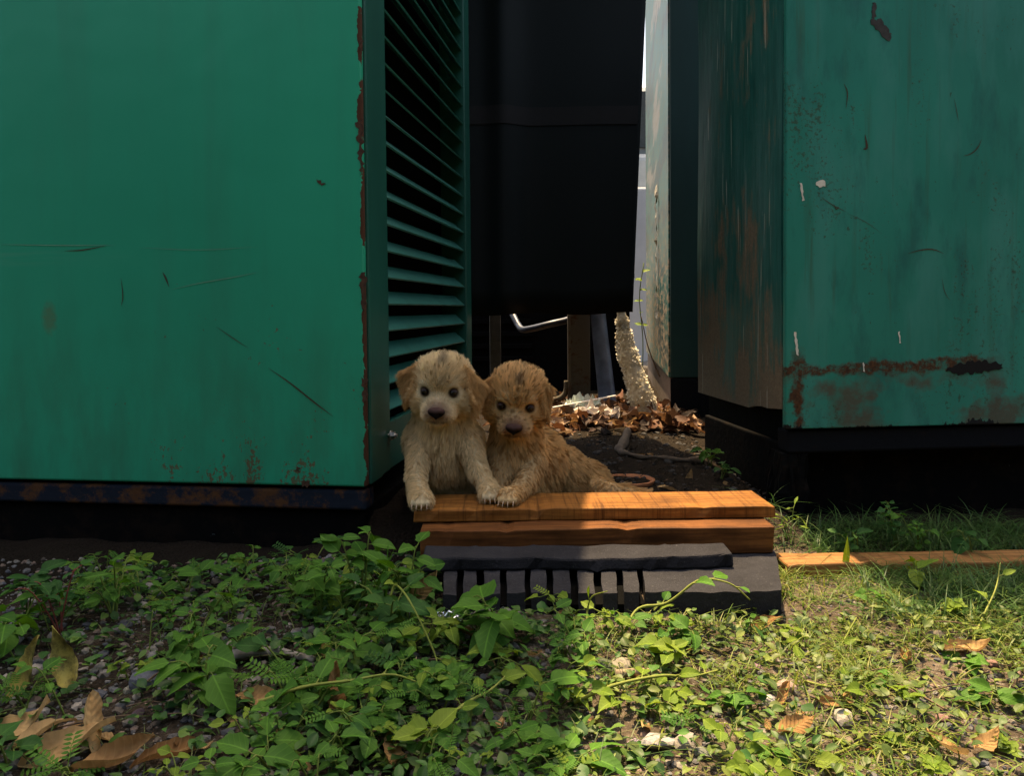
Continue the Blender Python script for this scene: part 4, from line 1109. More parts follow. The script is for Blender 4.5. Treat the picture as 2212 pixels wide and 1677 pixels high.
def gpt(X, Y, z=.018):
    """ground point under a picture position"""
    v = at(X, Y, 1) - CAMP; t = (z-CAMP.z)/v.z; p = CAMP + v*t
    for _ in range(3):
        t = (gzf(p.x, p.y)-CAMP.z)/v.z; p = CAMP + v*t
    return p.x, p.y
rw = random.Random(12)
SP = 'weeds in the foreground'
# landmarks first
def lm(X, Y, *a, **k):
    x, y = gpt(X, Y); return weed(x, y, *a, **k)
lm(1085, 1395, .075, 3, 5, 1.55, 'a', ('heart','lobed'), rw, 'big broad-leaved weed in front of the slotted slab, beside the foil', SP, spread=.5)
lm(780, 1330, .120, 4, 6, 1.05, 'a', ('ovate','round'), rw, 'tallest leafy weed, at the right bottom corner of the left cabinet', SP, spread=.35)
lm(880, 1345, .105, 4, 6, 1.1, 'a', ('ovate','lobed'), rw, 'bushy weed left of the slotted slab, half over its end', SP, spread=.4)
lm(690, 1345, .085, 3, 6, 1.0, 'a', ('ovate','round'), rw, 'leafy weed under the base rail, left of the tallest weed', SP, spread=.5)
lm(840, 1390, .080, 4, 5, 1.1, 'c', ('ovate','heart'), rw, 'dark green weed below the bushy one at the slab end', SP, spread=.6)
lm(60, 1330, .065, 3, 5, .95, 'c', ('lance','ovate'), rw, 'narrow-leaved weed at the far left under the base rail', SP)
lm(130, 1370, .085, 4, 6, .75, 'c', ('lance','ovate'), rw, 'red-stemmed weed at the left edge of the gravel', SP, smat=stemR, spread=.7)
lm(250, 1340, .080, 3, 5, 1.0, 'a', ('ovate','lance'), rw, 'weed with drooping pointed leaves under the left cabinet', SP, spread=.6)
lm(510, 1300, .055, 1, 4, .95, 'a', ('ovate',), rw, 'single-stemmed weed standing against the dark plinth', SP, spread=.3)
lm(640, 1300, .045, 4, 4, .9, 'a', ('pinnate',), rw, 'feathery little plant in the gravel under the base rail', SP, spread=.9)
lm(20, 1400, .05, 2, 4, 1.25, 'a', ('round','ovate'), rw, 'round-leaved weed cut by the left picture edge', SP)
lm(20, 1660, .035, 2, 4, 1.0, 'c', ('heart','round'), rw, 'dark rounded weed beside the big dead leaves, bottom left', SP)
lm(440, 1520, .06, 3, 5, 1.2, 'a', ('lobed','ovate'), rw, 'bright green serrated weed left of the curled brown leaf', SP)
lm(420, 1440, .055, 3, 5, 1.0, 'a', ('ovate','lobed'), rw, 'leafy weed over the grey weathered stick', SP)
lm(2095, 1215, .075, 2, 3, 1.25, 'c', ('round',), rw, 'small plant with paddle leaves on pale stalks behind the grass plank', SP, spread=.5)
lm(1940, 1195, .085, 5, 6, .62, 'c', ('round','ovate'), rw, 'clover-like plant growing against the rusty cabinet plinth', SP, spread=.5)
lm(1985, 1200, .075, 4, 6, .6, 'a', ('round',), rw, 'small-leaved plant just right of the clover-like one', SP, spread=.6)
lm(1850, 1215, .05, 3, 4, .7, 'c', ('ovate',), rw, 'low dark plant left of the clover-like one', SP, spread=.6)
lm(1975, 1262, .035, 2, 3, 1.0, 'b', ('round','ovate'), rw, 'pale-stemmed seedling in front of the grass plank', SP, spread=.8)
o = weed(at(1535,1030,2.1).x, 2.1, .05, 3, 4, .95, 'a', ('ovate',), rw, 'small shiny green plant on the dark passage floor', SP, spread=.6)
o = weed(at(1560,1050,1.95).x, 1.95, .03, 3, 4, .8, 'c', ('ovate','round'), rw, 'low dark plant behind the right end of the top plank', SP, spread=.9)
o = weed(at(1690,1180,1.62).x+.01, 1.60, .07, 4, 3, .5, 'b', ('lance',), rw, 'thin yellowish weed squeezed beside the right end of the step', SP, spread=.35)
# seeded masses, labelled by patch
PLACES = ((170,'by the left picture edge'), (400,'near the dark blue-grey stone'), (620,'near the grey weathered stick'), (830,'below the cabinet corner'), (1010,'below the foil scrap'), (1190,'below the big broad-leaved weed'), (1350,'in line with the slab slots'), (1520,'below the arching vine'), (1700,'below the right end of the slab'), (1900,'right of the slab'), (2060,'below the long grass'), (9999,'by the right picture edge'))
def place(X, Y):
    return next(p for lim, p in PLACES if X < lim) + (', back row' if Y < 1400 else ', second row' if Y < 1480 else ', third row' if Y < 1570 else ', front row')
def zone(X, Y):
    if X > 1330: return ('b' if rw.random() < .55 else 'a'), 'sunny gravel weeds'
    if Y < 1400: return rw.choice('aaacb'), 'weeds along the cabinet foot'
    if Y < 1540: return rw.choice('aaaacb'), 'shaded gravel weeds'
    return rw.choice('aaacb'), 'bottom edge weeds'
def dens(X, Y):
    if X < 330: d = .22 if Y > 1400 else .5
    elif X < 640 and Y < 1410: d = .55
    elif X < 560: d = .5
    elif X < 1260: d = 1.0
    elif X < 1450: d = .42
    else: d = .16 if Y < 1500 else .26
    if 940 < X < 1690 and Y < 1350: d = 0
    if X > 1690 and Y < 1290: d = 0
    return d
cnt = 0; tries = 0
while cnt < 175 and tries < 4000:
    tries += 1
    x = rw.uniform(-.75, .75); y = rw.uniform(.80, 1.50)
    d = y; X = 1106 + x/d*1793; Y = 668 + (.5-gzf(x,y))/d*1793
    if not (-60 < X < 2270 and Y < 1760) or y > 1.47 or rw.random() > dens(X, Y): continue
    if x > -.2 and y > 1.235: continue
    key, grp = zone(X, Y); kn = rw.choice((('ovate','lobed'), ('ovate','heart'), ('round','ovate'), ('heart','lobed'), ('lance','ovate'), ('clover','clover'), ('pinnate','pinnate'), ('clover','round'), ('lobed','pinnate')))
    if X > 1330: hh, st, per, sz = rw.uniform(.015,.04), rw.choice((1,2,2)), rw.choice((3,4)), rw.uniform(.45,.95)
    else: hh, st, per, sz = rw.uniform(.022,.062)*(1.15 if Y < 1400 else 1), rw.choice((1,2,3)), rw.choice((3,4,5)), rw.choice((.4,.5,.65,.8,1.1))
    lab = ('single-stemmed' if st == 1 else 'small' if sz < .65 else 'large-leaved' if sz > 1.1 else 'bushy' if st == 3 else 'medium') + {'lance':' narrow-leaved', 'heart':' broad-leaved', 'round':' round-leaved', 'ovate':'', 'clover':' clover-leaved', 'pinnate':' feathery', 'lobed':' lobed'}[kn[0]] + {'a':' green', 'b':' yellow-green', 'c':' dark green'}[key] + ' weed ' + place(X, Y)
    weed(x, y, hh, st, per, sz, key, kn, rw, lab, grp, spread=rw.uniform(.7,1.3), drop=rw.uniform(0,.25))
    cnt += 1
# trailing stems
vineM = leafmat('vine_stem', (.16,.20,.035), (.26,.28,.07), .1, veins=False)
def vine(pts, r, nleaf, size, label, key='b', kinds=('ovate','heart'), seed=0):
    rd = random.Random(seed); P = spline(pts, 40)
    root = empty('trailing_vine', P[0]); tag(root, label, 'vine', 'trailing vines'); o0 = P[0]
    geos = [tube_geo([p-o0 for p in P], [r*(1-.55*i/39)*(1.25 if i % 9 == 0 else 1) for i in range(40)], 6)]
    for k in range(nleaf):
        i = int((k+.6)/nleaf*38); p = P[i]-o0; t = (P[i+1]-P[i]).normalized(); sd = Vector((-t.y, t.x, 0))*(1 if k % 2 else -1)
        d = sd*.8 + t*.5 + Vector((0,0,rd.uniform(.1,.8))); q = p + d.normalized()*.008
        geos.append(tube_geo([p, q], [r*.5, r*.35], 4, False))
        lf = link('leaf', rd.choice(leaves(key, *kinds)), None, root); orient(lf, q, d, Vector((rd.uniform(-.4,.4), -.5, 1)), size*rd.uniform(.6,1.1))
    link('stem', join_geo('stem', geos, None, True), vineM, root)
    return root
def G(X, Y, up=0.0):
    x, y = gpt(X, Y); return Vector((x, y, gzf(x, y)+.004+up))
vine([G(1340,1400), atz(1375,1.20,.058), atz(1440,1.20,.068), atz(1500,1.20,.098), atz(1530,1.20,.103), atz(1580,1.19,.098), atz(1620,1.19,.075)], .0022, 5, .85, 'arching yellow-green vine in front of the lowest slab', 'a', ('heart','ovate'), 1)
vine([G(1270,1420), atz(1268,1.17,.06), atz(1278,1.17,.088), atz(1312,1.16,.10)], .0016, 1, .6, 'short upright shoot with bent tip before the slab slots', 'b', ('lance',), 2)
vine([G(1560,1290,.03), G(1640,1360), G(1690,1400), G(1650,1430), G(1720,1445), G(1800,1420), G(1850,1370,.02)], .0022, 5, .75, 'looping pale vine on the sunny gravel right of the slab', 'b', ('ovate',), 3)
vine([G(1240,1545,.01), G(1330,1522,.02), G(1430,1505,.022), G(1490,1500,.018), G(1560,1470,.01)], .0023, 4, .8, 'straight thick vine lying in the gravel at bottom centre', 'b', ('ovate','heart'), 4)
vine([G(560,1580,.03), G(660,1574,.045), G(760,1568,.05), G(850,1545,.045), G(930,1530,.02)], .0022, 5, .95, 'vine running through the shaded weeds, lower left centre', 'a', ('ovate','heart'), 5)
vine([G(845,1400,.07), G(858,1400,.085), G(890,1430,.075), G(940,1470,.03), G(950,1490,.0)], .0019, 2, .8, 'hooked stem among the weeds left of the foil', 'b', ('ovate',), 6)
vine([G(960,1600,.02), G(1010,1580,.03), G(1060,1560,.035), G(1100,1530,.04)], .0021, 3, .9, 'short thick vine at the bottom below the foil', 'b', ('ovate',), 7)
vine([G(1700,1655), G(1800,1640), G(1900,1600), G(2010,1640), G(2080,1690)], .0021, 5, .9, 'vine along the bottom right edge', 'b', ('ovate','round'), 8)
vine([G(1740,1480), G(1800,1492), G(1860,1482), G(1900,1490)], .0016, 3, .6, 'thin vine on the gravel below the looping one', 'b', ('ovate',), 9)
vine([G(2100,1400), G(2120,1360,.01), G(2150,1320,.03), G(2160,1290,.05)], .0018, 3, .8, 'leaning pale vine at the edge of the long grass', 'b', ('ovate',), 10)
# small ground cover, grass
def cover(name, n, samp, size, cols, kinds, seed, label, cat='ground cover'):
    rd = random.Random(seed); geos = []; cs = []
    while len(geos) < n:
        p = samp(rd)
        if p is None: continue
        x, y = p; z = gzf(x, y); a = rd.uniform(0, 2*math.pi); s = rd.uniform(*size)
        V, F = leaf_geo(s, s*rd.uniform(.5,.85), rd.choice(kinds), rd.uniform(0,.4), rd.uniform(.1,.5), .04, 4, 0, rd)
        el = rd.uniform(-.1,.8); m = Matrix.Translation((x, y, z + rd.uniform(.003,.018))) @ Matrix.Rotation(a, 4, 'Z') @ Matrix.Rotation(el, 4, 'X') @ Matrix.Rotation(rd.uniform(-.5,.5), 4, 'Y')
        geos.append(([m @ v for v in V], F)); c = rd.choice(cols); k = rd.uniform(.7,1.3); cs.append(tuple(v*k for v in c))
    return tag(link(name, join_geo(name, geos, cs, True), vcolmat(name+'_mat', rough=.5, trans=.3)), label, cat, None, 'stuff')
def samp_left(rd):
    x = rd.uniform(-.75,.35); y = rd.uniform(.8,1.52); X = 1106 + x/y*1793; Y = 668 + .47/y*1793
    if rd.random() > dens(X, Y)*(1 if X < 1260 else .6): return None
    return x, y
cover('ground_cover', 3200, samp_left, (.008,.022), ((.040,.115,.020),(.060,.15,.025),(.028,.08,.018),(.095,.17,.03)), ('ovate','round','lance'), 2, 'low carpet of tiny green leaves over the gravel')
def samp_right(rd):
    x = rd.uniform(.05,.8); y = rd.uniform(.8,1.25); return (x, y) if x/y < .68 else None
cover('seedlings', 1300, samp_right, (.006,.018), ((.10,.15,.03),(.15,.19,.04),(.07,.12,.03)), ('ovate','round'), 3, 'scattered tiny pale green leaves on the sunny gravel')
def grass(name, n, samp, hgt, wid, cols, bend, seed, label):
    rd = random.Random(seed); geos = []; cs = []
    while len(geos) < n:
        p = samp(rd)
        if p is None: continue
        x, y = p; z = gzf(x, y)-.003; a = rd.uniform(0, 2*math.pi); h = rd.uniform(*hgt); w = rd.uniform(*wid); b = rd.uniform(*bend)*h
        d = Vector((math.cos(a), math.sin(a), 0)); s = Vector((-d.y, d.x, 0)); V = []
        k = 4; hook = rd.uniform(.6,1.0)
        for i in range(k+1):
            t = i/k; c = Vector((x, y, z)) + d*b*t*t + Vector((0,0,h*(t*hook - .35*t*t*min(1.6, b/h))))
            ww = w*(1-t**1.6)*.5 + .00015; V += [c - s*ww, c + s*ww]
        geos.append((V, [(2*i, 2*i+1, 2*i+3, 2*i+2) for i in range(k)])); c = rd.choice(cols); q = rd.uniform(.7,1.3); cs.append(tuple(v*q for v in c))
    return tag(link(name, join_geo(name, geos, cs, True), vcolmat(name+'_mat', rough=.5, trans=.35)), label, 'grass', None, 'stuff')
YG = ((.15,.21,.030),(.19,.23,.035),(.10,.18,.025),(.22,.22,.06),(.11,.17,.025))
tufts = [(random.Random(44+i).uniform(.10,.75), random.Random(94+i).uniform(.82,1.5)) for i in range(150)]
def s_short(rd):
    c = rd.choice(tufts); x = c[0]+rd.gauss(0,.022); y = c[1]+rd.gauss(0,.022); X = 1106 + x/y*1793; Y = 668 + .47/y*1793
    if y < .78 or X > 2280 or (y > 1.225 and x < .43): return None
    wt = 1.0 if (Y < 1480 and X > 1690) else .45 if X > 1400 else .22
    return (x, y) if rd.random() < wt else None
grass('short_grass', 5200, s_short, (.012,.045), (.0012,.0026), YG, (.4,1.6), 6, 'sparse yellow-green grass on the sunny gravel')
def s_long(rd):
    x = rd.uniform(.45,1.05); y = rd.uniform(1.20,1.74)
    X = 1106 + x/y*1793
    if X > 2300: return None
    if y < 1.5 and X < 1950 + (y-1.2)*-200 + rd.gauss(0,60): return None
    if 1.435 < y < 1.525: return None
    if X < 1760 and rd.random() < .8: return None
    return x, y
grass('long_grass', 3400, s_long, (.03,.085), (.0014,.0026), ((.045,.11,.022),(.06,.14,.028),(.035,.085,.02),(.10,.16,.04)), (.6,1.8), 7, 'longer green grass by the plank at the foot of the rusty cabinet')
def s_mid(rd):
    x = rd.uniform(-.7,.3); y = rd.uniform(.82,1.4)
    if x > -.2 and y > 1.235: return None
    return x, y
grass('shade_grass', 900, s_mid, (.02,.06), (.0010,.0020), ((.05,.10,.02),(.08,.13,.03),(.13,.15,.05)), (.5,1.8), 8, 'thin grass stems among the shaded weeds')
# a few long single blades
for i, (X, Y, h, lx, c, lab) in enumerate(((785,1330,.115,.045,greenA,'long bent grass blade leaning right at the cabinet corner'), (832,1330,.12,.005,greenA,'upright pointed grass blade before the step end'), (700,1330,.085,-.012,greenC,'thin hooked blade against the dark plinth'), (1822,1240,.07,.01,greenB,'broad bent blade standing behind the grass plank'))):
    x, y = gpt(X, Y); geo = leaf_geo(h, .006 if i < 3 else .012, 'lance', .12, .4, .01, 10, 0, rw)
    o = link('grass_blade', mesh_of('grass_blade', *geo, True), c); orient(o, Vector((x, y, gzf(x,y)-.003)), Vector((lx, -.01, .1)), Vector((0,-1,.2))); tag(o, lab, 'grass blade', 'single grass blades')
# ---- stones
def stone_geo(r, rd, sub=1):
    bm = bmesh.new(); bmesh.ops.create_icosphere(bm, subdivisions=sub, radius=r)
    sx_, sy_, sz_ = rd.uniform(.75,1.4), rd.uniform(.7,1.1), rd.uniform(.45,.85)
    planes = [(Vector((rd.gauss(0,1), rd.gauss(0,1), rd.gauss(0,1))).normalized(), r*rd.uniform(.55,.9)) for _ in range(7)]
    for v in bm.verts:
        for nrm, d in planes:
            k = v.co.dot(nrm) - d
            if k > 0: v.co -= nrm*k
        v.co = Vector((v.co.x*sx_, v.co.y*sy_, v.co.z*sz_)) + Vector((rd.gauss(0,1), rd.gauss(0,1), rd.gauss(0,1)))*r*.04
    bm.verts.ensure_lookup_table(); V = [v.co.copy() for v in bm.verts]; F = [tuple(v.index for v in f.verts) for f in bm.faces]; bm.free(); return V, F
rs = random.Random(31)
SC = ((.20,.175,.15),(.13,.12,.115),(.28,.24,.20),(.085,.085,.095),(.22,.15,.115),(.17,.16,.155),(.10,.08,.065))
PRO = [stone_geo(1.0, rs, 1) for _ in range(24)]
geos = []; cs = []
def put_stone(x, y, r, sink=.35):
    V, F = rs.choice(PRO); a = rs.uniform(0,6.3); m = Matrix.Translation((x, y, gzf(x,y) + r*(.5-sink))) @ Matrix.Rotation(a,4,'Z') @ Matrix.Rotation(rs.uniform(-.5,.5),4,'X') @ Matrix.Scale(r,4)
    return [m @ v for v in V], F
for _ in range(9500):
    y = rs.uniform(.78,1.56)**1.0; x = rs.uniform(-.66,.66)*y*1.02
    if x > -.18 and x < .48 and y > 1.28: continue
    r = .0016 + (.0062 if x > 0 else .0085)*rs.random()**3.0
    if x > .05: r *= .85
    geos.append(put_stone(x, y, r)); c = rs.choice(SC); k = rs.uniform(.7,1.25); cs.append(tuple(v*k for v in c))
tag(link('gravel', join_geo('gravel', geos, cs), vcolmat('gravel_mat', rough=.9, bump=.5, bscale=350, spec=.2)), 'mixed grey and brown gravel covering the ground', 'gravel', None, 'stuff')
stM = [vcolmat('stone_mat', rough=.88, bump=.6, bscale=220, spec=.2)]
def stone(X, Y, r, col, label, group='larger stones'):
    x, y = gpt(X, Y); V, F = stone_geo(1.0, rs, 2); z = gzf(x, y)
    o = link('stone', join_geo('stone', [([v*r for v in V], F)], [col]), stM[0]); o.location = (x, y, z + r*.22); o.rotation_euler = (rs.uniform(-.3,.3), rs.uniform(-.3,.3), rs.uniform(0,6)); tag(o, label, 'stone', group)
for X, Y, r, c, lab in ((1420,1612,.019,(.34,.31,.29),'pale faceted stone at the bottom centre, in sun'), (318,1480,.020,(.10,.105,.125),'dark blue-grey stone right of the upright dead leaves'), (1225,1405,.017,(.30,.255,.20),'tan stone in front of the slotted slab'),
        (1480,1605,.014,(.30,.26,.22),'second pale stone right of the faceted one'), (1240,1385,.010,(.26,.21,.16),'brown stone under the slab shadow'), (1340,1448,.016,(.28,.24,.18),'tan flat stone left of the sunny grass'),
        (2020,1380,.016,(.26,.21,.15),'flat brown stone in the grass at right'), (480,1535,.015,(.17,.155,.145),'grey stone by the serrated weed'), (1660,1525,.012,(.44,.40,.36),'small white stone on the sunny gravel'), (815,1400,.014,(.22,.19,.165),'stone half hidden below the cabinet weeds'),
        (410,1395,.018,(.19,.16,.14),'rounded stone along the dark plinth'), (500,1405,.015,(.22,.19,.16),'grey-brown stone beside the weathered stick'), (290,1300,.012,(.26,.19,.15),'lone pinkish stone in the shadow under the cabinet'), (900,1470,.017,(.24,.215,.185),'flat grey stone in the middle of the weeds'),
        (980,1560,.014,(.28,.25,.23),'stone at the bottom among the big leaves'), (1700,1600,.012,(.42,.37,.33),'rounded pale stone near the bottom right vine'), (1820,1560,.013,(.33,.29,.25),'sunlit grey stone on the bare grit'), (720,1425,.014,(.21,.18,.155),'stone between the shaded weeds')):
    stone(X, Y, r, c, lab)
for i in range(34):
    X = rs.uniform(60,2150); Y = rs.uniform(1400,1650)
    c = rs.choice(SC); stone(X, Y, rs.uniform(.007,.012), tuple(v*rs.uniform(.8,1.3) for v in c), ('pale ' if c[0] > .21 else 'dark ' if c[0] < .12 else 'grey-brown ') + 'thumb-sized stone ' + place(X, Y), 'thumb-sized stones')
# ---- dead leaves
M = Mat('dead_leaf'); r = M.rand(); f = M.noise(70, None, 5); x, y, z = M.sep()
c = M.mix(r, (.24,.115,.042), (.56,.36,.165)); c = M.mix(M.ramp(f, .45, .75, 0, .6), c, (.12,.060,.028))
mid = M.ramp(M.math('ABSOLUTE', x), 0, .0012, .5, 0); sv = M.math('SINE', M.math('ADD', M.math('MULTIPLY', y, 750), M.math('MULTIPLY', M.math('ABSOLUTE', x), -700)))
c = M.mix(M.math('MAXIMUM', mid, M.ramp(sv, .8, 1, 0, .3)), c, (.42,.27,.12)); M.bump(M.math('ADD', sv, f), .4, .001)
M.fin(c, .9, 0, .1); tr = M.n('BsdfTranslucent'); M.set(tr.inputs[0], c); mx = M.n('MixShader'); mx.inputs[0].default_value = .25
M.nt.links.new(M.b.outputs[0], mx.inputs[1]); M.nt.links.new(tr.outputs[0], mx.inputs[2]); M.nt.links.new(mx.outputs[0], M.out.inputs[0]); deadM = M.m
M = Mat('dead_leaf_yellow'); f = M.noise(60, None, 5, .7); c = M.mix(M.ramp(f, .42, .66), (.36,.29,.07), (.08,.065,.02)); deadY = M.fin(c, .7, 0, .25)
def dead_geo(L, W, rd, curl, roll):
    nl, nw = 12, 6; V = []; ph = rd.uniform(0,6); ph2 = rd.uniform(0,6)
    for i in range(nl+1):
        t = i/nl; w = W/2*max(.03, math.sin(math.pi*min(1,t**.8))**.8)*(1+.10*math.sin(t*31+ph))
        for k in range(nw+1):
            u = k/nw*2-1; a = u*roll
            x = w*(math.sin(a)/max(roll,.05)); z = w*(1-math.cos(a))/max(roll,.05) + .09*L*math.sin(t*6+ph)*(.5+.5*u) + .05*L*math.sin(u*4+ph2+t*5)*abs(u)
            y = L*(t - .5); th = curl*(t-.5)
            V.append(Vector((x, math.sin(th)/max(abs(curl),.05)*L if abs(curl) > .05 else y, z + (1-math.cos(th))/max(abs(curl),.05)*L)))
    n = nw+1
    return V, [(i*n+k, i*n+k+1, (i+1)*n+k+1, (i+1)*n+k) for i in range(nl) for k in range(nw)]
rdd = random.Random(77)
DEAD = []
for i in range(10):
    me = mesh_of('dead_leaf', *dead_geo(.075, .034, rdd, rdd.uniform(-.2,1.5), rdd.uniform(.3,1.9)), True); me.materials.append(deadM); DEAD.append(me)
DEADY = []
for i in range(2):
    me = mesh_of('dead_leaf', *dead_geo(.085, .034, rdd, .7, 1.2), True); me.materials.append(deadY); DEADY.append(me)
def dead(X, Y, s, label, group='fallen brown leaves', rot=None, pool=DEAD, k=None, up=.006, pos=None):
    x, y = gpt(X, Y) if pos is None else pos[:2]
    o = link('dead_leaf', pool[k % len(pool)] if k is not None else rdd.choice(pool)); o.location = (x, y, gzf(x, y)+up if pos is None else pos[2]); o.scale = (s, s, s)
    o.rotation_euler = rot if rot else (rdd.uniform(-.4,.4), rdd.uniform(-.5,.5), rdd.uniform(0,6.3)); tag(o, label, 'dead leaf', group); return o
dead(62, 1495, 1.0, 'curled yellowing leaf standing up at the left edge', rot=(1.1,.2,-.35), pool=DEADY, k=0, up=.030)
dead(140, 1480, 1.05, 'second upright yellowing leaf, right of the first', rot=(1.25,-.3,.30), pool=DEADY, k=1, up=.036)
dead(40, 1590, 1.1, 'flat brown leaf at the left picture edge', rot=(.3,.1,-1.1), k=0, up=.012)
dead(95, 1610, 1.0, 'tan leaf overlapping its neighbours, bottom left', rot=(.35,-.1,-1.4), k=1, up=.014)
dead(150, 1640, 1.35, 'largest crumpled tan leaf at bottom left', rot=(.25,.3,-.9), k=2, up=.016)
dead(200, 1610, 1.1, 'tan leaf tilted up beside the largest crumpled one', rot=(.7,.2,.7), k=3, up=.02)
dead(250, 1665, 1.2, 'brown leaf with wavy rim, along the bottom left edge', rot=(.3,.2,-1.2), k=4, up=.012)
dead(360, 1650, 1.0, 'orange-brown leaf right of the tan pile', rot=(.2,.3,-1.0), k=5, up=.01)
dead(560, 1527, .85, 'long rolled orange leaf in the shaded weeds', rot=(.1,.2,-1.6), k=6, up=.012)
dead(722, 1540, 1.0, 'upright pinkish brown curl of leaf in the weeds', rot=(1.0,.2,.5), k=7, up=.022)
dead(705, 1432, .75, 'broad brown leaf under the middle weeds', rot=(.4,.2,.8), k=8)
dead(915, 1330, .95, 'brown leaf propped up at the end of the slotted slab', rot=(1.1,.5,-.6), k=9, up=.040)
dead(1235, 1352, .6, 'curled brown leaf before the slab slots', rot=(.4,.3,1.4), k=2, up=.008)
dead(1000, 1375, .6, 'reddish leaf below the foil', rot=(.3,.2,1.2), k=5)
dead(1655, 1362, .75, 'pale brown leaf below the right end of the slab', rot=(.3,.2,-1.3), k=1, up=.01)
dead(1690, 1520, .6, 'rolled tan leaf on the sunny gravel', rot=(.5,.2,-.6), k=3, up=.008)
dead(1720, 1590, .7, 'long rolled tan leaf below the sunny gravel', rot=(.2,.3,-1.15), k=6, up=.012)
dead(2040, 1635, .65, 'orange leaf half under the bottom right weeds', rot=(.3,.2,.9), k=8, up=.01)
dead(2130, 1625, .65, 'brown leaf at the bottom right edge', rot=(.3,.2,-1.0), k=0, up=.01)
dead(1960, 1430, .65, 'small orange leaf in the sunny grass', k=4)
dead(2090, 1410, .9, 'long dried leaf curving under the twig at right', rot=(.2,.1,-1.5), k=7, up=.006)
dead(850, 1650, .9, 'reddish brown leaf at the bottom, under the weeds', rot=(.3,.2,.4), k=9, up=.01)
dead(630, 1650, .9, 'reddish leaf left of the bottom weeds', rot=(.3,.1,.9), k=3, up=.01)
dead(1490, 1045, 1.0, 'bright brown leaf standing behind the top plank', pos=at(1487,1045,1.98), rot=(1.15,.2,-.45), k=8)
dead(1590, 1050, .8, 'curled tan leaf behind the right end of the top plank', pos=at(1575,1062,1.9), rot=(.5,.4,.6), k=3)
dead(1385, 980, .9, 'narrow orange leaf beside the bent root', pos=at(1385,985,2.32), rot=(.1,.2,1.4), k=6)
dead(1380, 945, .7, 'small orange leaf above the bent root', pos=at(1382,945,2.55), rot=(.2,.1,.4), k=4)
dead(1440, 1062, .7, 'tan leaf by the clay bowl', pos=at(1445,1058,1.85), rot=(.2,.1,1.2), k=1)
for i in range(26):
    X = rdd.uniform(100,2150); Y = rdd.uniform(1400,1640)
    dead(X, Y, rdd.uniform(.25,.5), 'small torn brown leaf scrap ' + place(X, Y), 'leaf scraps')
# litter at the back of the passage
geos = []; cs = []; rb = random.Random(15)
for i in range(620):
    y = rb.uniform(2.66,3.35); x = rb.uniform(-.05,.62); t = rb.random()
    V, F = leaf_geo(rb.uniform(.035,.085), rb.uniform(.02,.045), rb.choice(('ovate','lance','lobed')), rb.uniform(-.2,.8), rb.uniform(0,.9), .10, 5, 0, rb)
    m = Matrix.Translation((x, y, gzf(x,y)+rb.uniform(.002,.028))) @ Matrix.Rotation(rb.uniform(0,6.3),4,'Z') @ Matrix.Rotation(rb.uniform(-.6,.9),4,'X') @ Matrix.Rotation(rb.uniform(-.9,.9),4,'Y')
    geos.append(([m @ v for v in V], F)); c = rb.choice(((.13,.05,.022),(.18,.085,.038),(.09,.04,.02),(.34,.21,.12),(.06,.03,.018),(.04,.025,.018))); cs.append(c)
tag(link('leaf_litter', join_geo('leaf_litter', geos, cs, True), vcolmat('litter_mat', rough=.75, trans=.2)), 'carpet of reddish brown fallen leaves at the far end of the passage', 'leaf litter', None, 'stuff')
LIT = 'litter leaves'
for i in range(24):
    p = (rb.uniform(.05,.56), rb.uniform(2.68,3.0)); o = dead(0,0, rb.uniform(.6,1.1), 'curled reddish leaf lying on top of the passage litter', LIT, pos=(p[0], p[1], gzf(*p)+.022), rot=(rb.uniform(-.5,.8), rb.uniform(-.6,.6), rb.uniform(0,6.3)))
geos = []; cs = []
for i in range(1500):
    y = rb.uniform(1.66,2.7); x = rb.uniform(-.2,.58); s = rb.uniform(.004,.018)
    V, F = leaf_geo(s, s*.5, 'ovate', .3, .4, .1, 2, 0, rb); m = Matrix.Translation((x, y, gzf(x,y)+rb.uniform(.0,.006))) @ Matrix.Rotation(rb.uniform(0,6.3),4,'Z') @ Matrix.Rotation(rb.uniform(-.6,.6),4,'X')
    geos.append(([m @ v for v in V], F)); k = rb.uniform(.4,1.3); c = rb.choice(((.03,.022,.016),(.05,.036,.024),(.02,.016,.013),(.09,.05,.026))); cs.append(tuple(v*k for v in c))
for i in range(420):
    y = rb.uniform(1.7,2.7); x = rb.uniform(-.2,.58); V, F = rs.choice(PRO); r = rb.uniform(.003,.012); m = Matrix.Translation((x,y,gzf(x,y))) @ Matrix.Rotation(rb.uniform(0,6.3),4,'Z') @ Matrix.Scale(r,4)
    geos.append(([m @ v for v in V], F)); k = rb.uniform(.4,1); cs.append((.06*k,.055*k,.05*k))
tag(link('dark_debris', join_geo('dark_debris', geos, cs), vcolmat('debris_mat', rough=.9)), 'dark crumbs and stones covering the passage floor', 'debris', None, 'stuff')
# twigs, stick, foil
twM = plain('twig_bark', (.12,.075,.045), .85, 0, .4, 80, .4); rt = random.Random(8)
def twig(pts, r, label, mat=None, group='twigs'):
    P = spline(pts, 14); o = tube_obj('twig', P, [r*(1-.5*i/13) for i in range(14)], mat or twM, None, 6, wob=.1); tag(o, label, 'twig', group)
twig([G(440,1455,.006), G(520,1435,.010), G(600,1425,.006), G(680,1440,.004)], .0095, 'grey weathered stick lying among the shaded weeds', plain('stick_grey', (.22,.19,.165), .9, 0, .4, 50, .6))
twig([G(2000,1368,.012), G(2060,1372,.014), G(2120,1376,.010)], .0014, 'thin dark twig on the sunny grass at right')
twig([G(1900,1480,.004), G(1960,1505,.006), G(2080,1570,.004)], .0016, 'reddish twig slanting across the bottom right gravel')
twig([G(300,1500,.004), G(360,1470,.012), G(430,1430,.008)], .0016, 'brown stalk leaning beside the dark stone')
